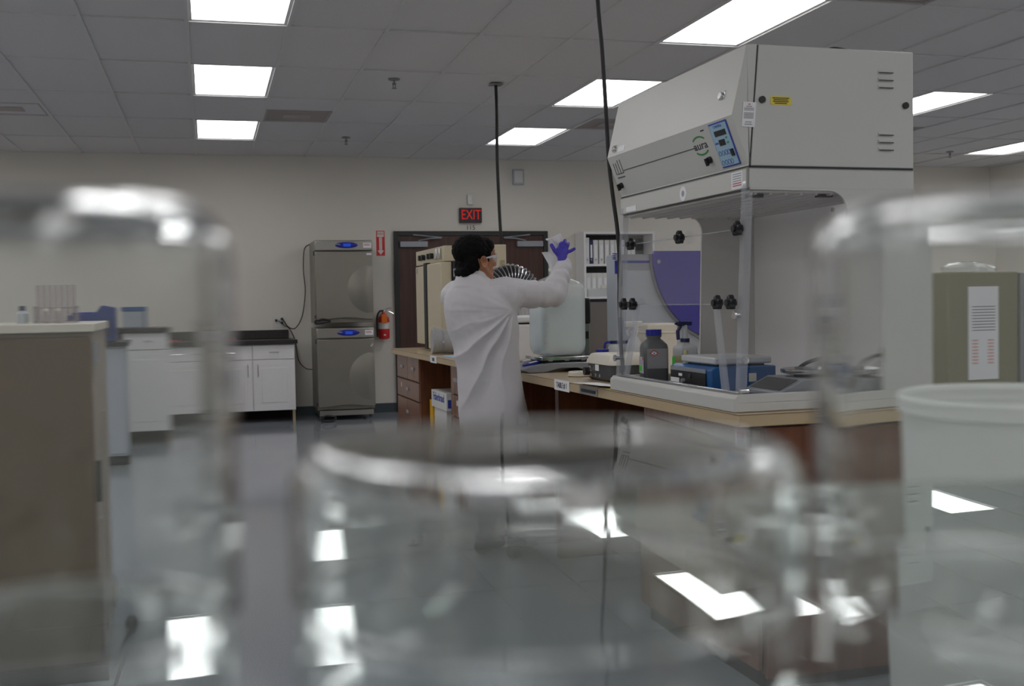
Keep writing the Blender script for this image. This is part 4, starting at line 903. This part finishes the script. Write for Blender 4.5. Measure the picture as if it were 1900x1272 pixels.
# fingers of the raised right hand (palm away from the view, thumb to the left)
HANDR = V3(.415, .292, 1.535)
FR = {'thumb': [V3(.398, .285, 1.520), V3(.376, .278, 1.545), V3(.361, .285, 1.572)],
      'index': [V3(.407, .292, 1.548), V3(.408, .288, 1.572), V3(.412, .312, 1.586), V3(.402, .345, 1.586)],
      'middle': [V3(.422, .292, 1.552), V3(.428, .289, 1.582), V3(.434, .314, 1.596), V3(.428, .348, 1.592)],
      'ring': [V3(.434, .294, 1.546), V3(.445, .292, 1.570), V3(.450, .318, 1.580), V3(.442, .350, 1.578)],
      'pinky': [V3(.440, .298, 1.535), V3(.460, .298, 1.541), V3(.480, .300, 1.552)]}
RAD = {'thumb': .0105, 'index': .0088, 'middle': .0092, 'ring': .0088, 'pinky': .0078}
def hand(mb, W, Hc, F, g=0.0, dirn=None):
    mb.cap(W, Hc, .020+g, .026+g)
    mb.ell(Hc+V3(-.004, 0, .0), (.030+g, .017+g, .034+g)); mb.ell(Hc+V3(.012, 0, .006), (.022+g, .015+g, .028+g))
    for k, pts in F.items():
        r0 = RAD[k]+g
        for a, c in zip(pts[:-1], pts[1:]): mb.cap(a, c, r0, r0*.92, 12); r0 *= .93
# left hand (hidden on the far side, resting near the bench)
HLd = (WL+V3(.075, .03, -.01))
def rel(d1, d2, d3, off): return [HLd+off, HLd+off+d1, HLd+off+d1+d2, HLd+off+d1+d2+d3]
FLh = {'thumb': [HLd+V3(-.01, -.025, .01), HLd+V3(.02, -.045, .012), HLd+V3(.045, -.048, .008)],
       'index': rel(V3(.04, -.008, -.004), V3(.022, -.002, -.016), V3(.008, 0, -.016), V3(.025, -.022, 0)),
       'middle': rel(V3(.044, .004, -.004), V3(.024, .002, -.018), V3(.008, 0, -.017), V3(.03, -.005, 0)),
       'ring': rel(V3(.04, .014, -.005), V3(.02, .008, -.017), V3(.006, 0, -.016), V3(.025, .012, 0)),
       'pinky': rel(V3(.03, .02, -.006), V3(.014, .01, -.014), V3(.004, 0, -.012), V3(.016, .026, 0))}
body = MB()
body.T = None
for (a, c) in zip(spine[:-1], spine[1:]): body.cap(V3(*a), V3(*c), .082, .082)
body.ell(V3(-.01, .01, 1.25), (.125, .07, .11)); body.ell(V3(.035, .02, .88), (.10, .08, .10))
body.cap(SR, ER, .052, .040); body.cap(ER, WR, .038, .026); body.cap(SLh, EL, .050, .038); body.cap(EL, WL, .036, .025)
body.cap(V3(-.02, 0, 1.33), SR, .06, .05); body.cap(V3(-.02, 0, 1.33), SLh, .06, .05)
hand(body, WR, HANDR, FR); hand(body, WL, HLd, FLh)
hipR, hipL = V3(.04, .02, .86)+BR*.075, V3(.04, .02, .86)-BR*.075
knR, knL = V3(.05, .04, .47)+BR*.08, V3(.05, .05, .47)-BR*.08
anR, anL = V3(.06, .02, .08)+BR*.10, V3(.06, .04, .08)-BR*.10
for h_, k_, a_ in ((hipR, knR, anR), (hipL, knL, anL)):
    body.cap(h_, k_, .074, .054); body.cap(k_, a_, .054, .036); body.cap(a_+V3(0, 0, -.035), a_+BF*.15+V3(0, 0, -.05), .034, .026)
# head (built in its own frame then moved)
body.T = HM
body.ell((-.012, 0, .008), (.094, .074, .086)); body.ell((.040, 0, -.025), (.050, .058, .072)); body.ell((.048, 0, -.078), (.042, .044, .030)); body.ell((.080, 0, -.094), (.017, .020, .016))
for sy in (-1, 1):
    body.cap((.012, sy*.052, -.05), (.068, sy*.022, -.088), .020, .017, 12); body.cap((.083, sy*.012, .016), (.072, sy*.042, .014), .011, .010, 10)
    body.ell((.070, sy*.034, -.022), (.018, .020, .018))
body.ell((.068, 0, .035), (.028, .050, .040))
body.cap((.090, 0, .004), (.108, 0, -.026), .0075, .0105, 12); body.cap((.100, -.010, -.032), (.100, .010, -.032), .007, .007, 10)
body.ell((.090, 0, -.052), (.011, .022, .006)); body.ell((.088, 0, -.064), (.011, .019, .007)); body.ell((.086, 0, -.076), (.010, .02, .008))
body.T = None
body.cap(HM @ V3(-.025, 0, -.04), V3(-.042, .0, 1.35), .056, .062)
me = remesh(body, 'body', .0042, 5, .5); link(me, 'body', M_SKIN, person)
# ears
for sy in (-1, 1):
    b = MB(); b.T = HM @ Matrix.Translation((-.002, sy*.080, -.022)) @ Matrix.Rotation(sy*R(24), 4, 'Z') @ Matrix.Rotation(R(-10), 4, 'Y')
    pr = [(.026*math.sin(t_)*(.62 if math.cos(t_) < 0 else .72), .031*math.cos(t_)) for t_ in [2*PI*k/20 for k in range(20)]]
    b.loft([[(x*s_, sy*y_, z*s_) for x, z in pr] for s_, y_ in ((.7, -.004), (.95, 0), (1.0, .006), (.92, .012), (.78, .011), (.6, .004), (.3, .0))])
    b.build('ear', M_SKIN, person, sharp=80)
for sy in (-1, 1):
    b = MB(); b.T = HM; b.ell((.078, sy*.030, .000), (.011, .012, .009)); e_ = b.build('eye', M_EYE, person)
    b = MB(); b.T = HM; b.ell((.0885, sy*.030, .000), (.0022, .0048, .0048)); b.build('iris', M_INK, e_)
    b = MB(); b.T = HM; b.cap((.0925, sy*.014, .022), (.080, sy*.045, .023), .0035, .0025, 8); b.build('eyebrow', M_HAIR, person)
# hair
hb = MB(); hb.T = HM
hb.ell((-.030, 0, .036), (.098, .086, .080)); hb.ell((-.042, 0, -.030), (.058, .070, .066)); hb.ell((-.036, 0, -.062), (.042, .058, .044)); hb.ell((.035, 0, .058), (.056, .066, .046)); hb.ell((-.02, 0, .06), (.085, .07, .055))
hb.ell((.062, .01, .070), (.030, .045, .026))
for sy in (-1, 1): hb.cap((.030, sy*.062, .030), (.026, sy*.066, -.010), .016, .009, 10); hb.ell((-.055, sy*.050, -.02), (.032, .028, .055))
hb.cap((-.075, -.03, -.07), (-.075, .03, -.07), .028, .028)
me = remesh(hb, 'hair', .004, 3)
displace(me, lambda p: noise.noise(p*60)*.004+noise.noise(p*150)*.003+.001)
link(me, 'hair', M_HAIR, person)
# safety glasses worn on the face
g = bpy.data.objects.new('safety_glasses', None); COL.objects.link(g); g.parent = person; g['label'] = 'clear safety glasses with pale temples'
M_TEMPLE = pm('clear_temple', (.55, .58, .65), .2)
b = MB(); b.T = HM
rings = []
for z, bul in ((-.028, 0), (-.01, .004), (.008, .004), (.022, 0)): rings.append([(.104+bul-.034*(y_/.068)**2, y_, z) for y_ in [-.068+.136*k/14 for k in range(15)]])
n = 15; b.add([p for r_ in rings for p in r_], [(i*n+j, i*n+j+1, (i+1)*n+j+1, (i+1)*n+j) for i in range(3) for j in range(n-1)]); b.build('lens', sheet('lens_plastic', (.9, .92, .95), .12), g)
for sy in (-1, 1):
    b = MB(); b.T = HM; b.loft([[(x, sy*(y_-.0012), z-h_), (x, sy*(y_+.0012), z-h_), (x, sy*(y_+.0012), z+h_), (x, sy*(y_-.0012), z+h_)] for x, y_, z, h_ in ((.075, .068, .012, .010), (.06, .078, .010, .007), (.03, .084, .004, .0045), (-.005, .085, -.004, .0035))]); b.build('temple', M_TEMPLE, g)
b = MB(); b.T = HM; b.tube([(.105-.034*(y_/.068)**2, y_, .023) for y_ in [-.068+.136*k/14 for k in range(15)]], .002, 6); b.build('brow_bar', M_TEMPLE, g)
# gloves
gl = MB(); hand(gl, WR+(ER-WR)*.12+V3(.0, .0, .0), HANDR, FR, .0018); me = remesh(gl, 'glove', .0026, 3)
link(me, 'glove', M_GLOVE, person)['label'] = 'purple glove on the raised right hand'
gl = MB(); hand(gl, WL, HLd, FLh, .0018); me = remesh(gl, 'glove', .003, 3); link(me, 'glove', M_GLOVE, person)
# coat
ct = MB()
secs = [(.46, .075, .03, .195, .14), (.60, .066, .03, .182, .135), (.75, .050, .02, .172, .13), (.86, .036, .02, .168, .125), (.95, .030, .015, .166, .120), (1.05, .018, .01, .172, .120),
        (1.15, .004, .005, .186, .125), (1.25, -.012, 0, .188, .122), (1.31, -.020, 0, .176, .112), (1.345, -.028, 0, .145, .102), (1.375, -.036, 0, .105, .09), (1.40, -.043, 0, .082, .082), (1.418, -.046, 0, .074, .076)]
def ring(z, cx, cy, a, d_, n=40, p=2.4):
    out = []
    for k in range(n):
        t_ = 2*PI*k/n; c_, s_ = math.cos(t_), math.sin(t_)
        out.append(V3(cx, cy, z)+BR*(a*abs(c_)**(2/p)*(1 if c_ > 0 else -1))+BF*(d_*abs(s_)**(2/p)*(1 if s_ > 0 else -1)))
    return out
ct.loft([ring(*s_) for s_ in secs])
ct.cap(V3(-.02, 0, 1.30), SR+V3(0, 0, -.01), .085, .078); ct.cap(V3(-.03, .02, 1.30), SLh+V3(-.01, 0, -.01), .085, .072)
mid = (SR+ER)/2
ct.cap(SR+V3(0, 0, -.012), mid+V3(0, 0, -.010), .080, .070); ct.cap(mid+V3(0, 0, -.010), ER+V3(.01, 0, .0), .070, .058)
ct.cap(ER+V3(.01, 0, .0), WR+V3(0, -.005, -.015), .062, .046)
ct.cap(SR+V3(.02, .0, -.03), V3(.12, -.02, 1.20), .07, .05)
ct.cap(SLh, EL, .072, .055); ct.cap(EL, WL, .054, .042)
me = remesh(ct, 'lab_coat', .0062, 8, .6)
import random as _r
arm = V3(.16, -.05, 1.24)
def coat_folds(p):
    d_ = 0
    # folds fan out from the raised armpit down across the back
    r_ = V3(p.x-arm.x, 0, p.z-arm.z); rr = max(r_.length, .02); an = math.atan2(r_.z, r_.x)
    if p.z < 1.36 and p.x < .22:
        wob = noise.noise(V3(p.x*5, p.y*5, p.z*5))
        wgt = min(1, rr/.10)*max(0, 1-max(0, rr-.15)/.55)*max(0, min(1, (p.x+.19)/.08))
        ang = math.exp(-((an+2.15+wob*.2)/.50)**2)
        d_ += wgt*ang*.017*(1-abs(math.sin(an*9+wob*1.4))**.8*2)
        d_ += wgt*.007*noise.noise(V3(an*5, rr*5, p.y*4))
    if p.z < .98:
        wgt = min(1, (.98-p.z)/.15); q = (p.x*26+p.z*5)+noise.noise(V3(p.x*4, p.y*4, p.z*3))*3; d_ += wgt*.009*math.sin(q)
    # sleeve folds across the arm
    e1 = (p-ER).length
    if e1 < .22: d_ += .009*max(0, 1-e1/.22)*math.sin(e1*95+noise.noise(p*12)*2.5)
    sr = (p-WR).length
    if sr < .16: d_ += .0045*math.sin(sr*110+noise.noise(p*14)*3)
    d_ += noise.noise(V3(p.x*9, p.y*9, p.z*6))*.006+noise.noise(p*28)*.0018
    return d_
displace(me, coat_folds)
coat = link(me, 'lab_coat', M_COAT, person)
cb = MB(); rings = []
for z, r0, dx in ((1.385, .088, 0), (1.405, .082, 0), (1.432, .074, .002), (1.436, .071, .002), (1.41, .070, .0)): 
    rings.append([V3(-.046+dx, .002, z-.012*math.sin(2*PI*k/32)-.004)+BR*(r0*math.cos(2*PI*k/32))+BF*(r0*.92*math.sin(2*PI*k/32)) for k in range(32)])
cb.loft(rings, 0, False).build('collar', M_COAT, coat, sharp=70)
sm = MB()
pts = [V3(.185, -.105, 1.06), V3(.182, -.108, 1.0), V3(.186, -.11, .92), V3(.19, -.115, .84)]
tr = MB()
for h_, k_, a_ in ((hipR, knR, anR), (hipL, knL, anL)): tr.cap(h_, k_, .070, .062); tr.cap(k_, a_+V3(0, 0, .01), .066, .052)
me = remesh(tr, 'trousers', .008, 4)
displace(me, lambda p: .004*noise.noise(V3(p.x*8, p.y*8, p.z*18)))
link(me, 'trousers', M_PANT, person)
for a_ in (anR, anL):
    sh = MB(); sh.cap(a_+V3(0, 0, -.03)-BF*.03, a_+BF*.16+V3(0, 0, -.042), .042, .034); me = remesh(sh, 'shoe', .005, 3)
    for v in me.vertices: v.co.z = max(v.co.z, .002)
    link(me, 'shoe', M_SHOE, person)
def pw(p): return P0+PA*p.x+PB*p.y+V3(0, 0, p.z)
# cup in the gloved hand
cu = thing('plastic_beaker', 'small white plastic cup held tilted in the raised gloved hand', 'cup', pw(V3(.418, .335, 1.528)), -yaw)
cu.rotation_euler = (R(4), R(-24), -yaw)
MB().lathe([(.0, .001), (.027, .0), (.029, .003), (.036, .095), (.039, .100), (.036, .100), (.034, .095), (.027, .005), (0, .004)], 36, cap=False).build('cup_wall', M_MILKW, cu)
MB().tube([(-.036, 0, .099), (-.046, 0, .106)], [.007, .003], 10).build('spout', M_MILKW, cu)

# ------------------------------------------------------------------ foreground: glass shelf, glassware, pail
GZ = CAMZ-.077            # top of the glass shelf
e0 = Vector((.015, .448)); e1 = Vector((.281, .400))
dx = (e1-e0).normalized(); ddy = Vector((-dx.y, dx.x))
def gp(a, c): q = e0+dx*a+ddy*c; return (q.x, q.y)
PANE_R0 = (.0331, .4454)
PANE_L0, PANE_L1, PANE_L2, PANE_L3 = (.0049, .3219), (-.002+.001, .05), (-.26, -.03), (-.2, .375)
def pane(name, label, poly, post, edge):
    sh = thing(name, label, 'shelf', (0, 0, GZ))
    MB().prism(poly, 'z', -.006, -.0002).build('pane', M_GSHEET, sh)
    MB().cyl((post[0], post[1], -.012), (post[0], post[1], -.0062), .03, n=24).build('flange', M_CHROME, sh)
    MB().cyl((post[0], post[1], -.012), (post[0], post[1], -GZ+.015), .012, n=16).build('post', M_CHROME, sh)
    MB().cyl((post[0], post[1], -GZ), (post[0], post[1], -GZ+.015), .14, n=32).build('foot', M_CHROME, sh)
pane('glass_shelf', 'clear glass shelf under the shallow dish and the right upturned beaker', [PANE_R0, gp(.95, 0), gp(.95, -.62), (.02, -.12), (.010, .16)], gp(.62, -.52), 0)
pane('glass_tile', 'small clear glass shelf under the left upturned beaker', [PANE_L0, PANE_L1, PANE_L2, PANE_L3], (-.20, .02), 0)
def beaker(px_, zc, r_, h_, rc, name, label):
    c = Vector((0, 0, 0))+fwd*0
    d2 = (fwd+rt*((px_-950)/FPX)); d2.z = 0; d2.normalize(); dist = zc/(d2.dot(Vector((fwd.x, fwd.y, 0)).normalized()))
    t = thing(name, label, 'beaker', (d2.x*dist, d2.y*dist, GZ+.0008)); th = .0022
    k_ = [.0005, .001, .002, .004]
    ri = rc-th; A = [0, 2, 6, 15, 30, 45, 60, 75, 84, 88, 90]
    out = [(r_-.0008, 0), (r_-.0003, .0002), (r_, .0008)]+[(r_, .001+q) for q in k_]+[(r_, h_-rc-q) for q in reversed(k_)]
    out += [(r_-rc+rc*math.cos(R(a)), h_-rc+rc*math.sin(R(a))) for a in A]+[(r_-rc-q, h_) for q in k_]+[(r_*.4, h_-.0003), (.001, h_-.0004)]
    inn = [(.001, h_-.0004-th*1.2), (r_*.4, h_-.0003-th*1.2)]+[(r_-rc-q, h_-th) for q in reversed(k_)]+[(r_-rc+ri*math.cos(R(a)), h_-rc+ri*math.sin(R(a))) for a in reversed(A)]
    inn += [(r_-th, h_-rc-q) for q in k_]+[(r_-th, .001+q) for q in reversed(k_)]+[(r_-th, .0008), (r_-th+.0003, .0002), (r_-th+.0008, 0)]
    MB().lathe(out+inn, 128, cap=False).build('glass_wall', M_GLASS, t, sharp=60, flip=True)
    return t
beaker(100, .272, .0425, .1025, .014, 'glass_beaker', 'large upturned clear glass beaker at the left edge, very close')
beaker(1008, .300, .0675, .039, .010, 'crystallizing_dish', 'wide shallow upturned glass dish in the bottom centre')
beaker(1915, .290, .055, .0995, .013, 'glass_beaker', 'large upturned clear glass beaker at the right edge in front of the pail')
# pail on a lab stool
dd = (fwd+rt*((1872-950)/FPX)); dd.z = 0; dd.normalize(); pc = dd*1.27
t = thing('lab_stool', 'round grey lab stool under the white pail', 'stool', (pc.x, pc.y, 0))
MB().lathe([(.05, .79), (.135, .79), (.14, .80), (.14, .83), (.13, .84)], 36).build('seat', M_DGREY, t); MB().cyl((0, 0, .1), (0, 0, .79), .025, n=20).build('column', M_CHROME, t)
for k in range(5):
    a = 2*PI*k/5; MB().tube([(0, 0, .12), (.2*math.cos(a), .2*math.sin(a), .04)], .016, 10).cyl((.2*math.cos(a), .2*math.sin(a), 0), (.2*math.cos(a), .2*math.sin(a), .045), .02, n=14).build('leg', M_CHROME, t)
t = thing('plastic_pail', 'white translucent plastic pail with a thick rim at the right', 'pail', (pc.x, pc.y, .841))
PH = 1.28-.103-.841
M_PAIL = plastic('pail_plastic', (.86, .88, .86), .35)
MB().lathe([(0, 0), (.114, 0), (.118, .004), (.131, PH-.021), (.131, PH-.016), (.128, PH-.016), (.115, .006), (0, .004)], 64, cap=False).build('wall', M_PAIL, t)
MB().lathe([(.129, PH-.020), (.135, PH-.018), (.1365, PH-.004), (.134, PH), (.131, PH-.001), (.129, PH-.006)], 64, cap=False).build('rim_band', M_PAIL, t)
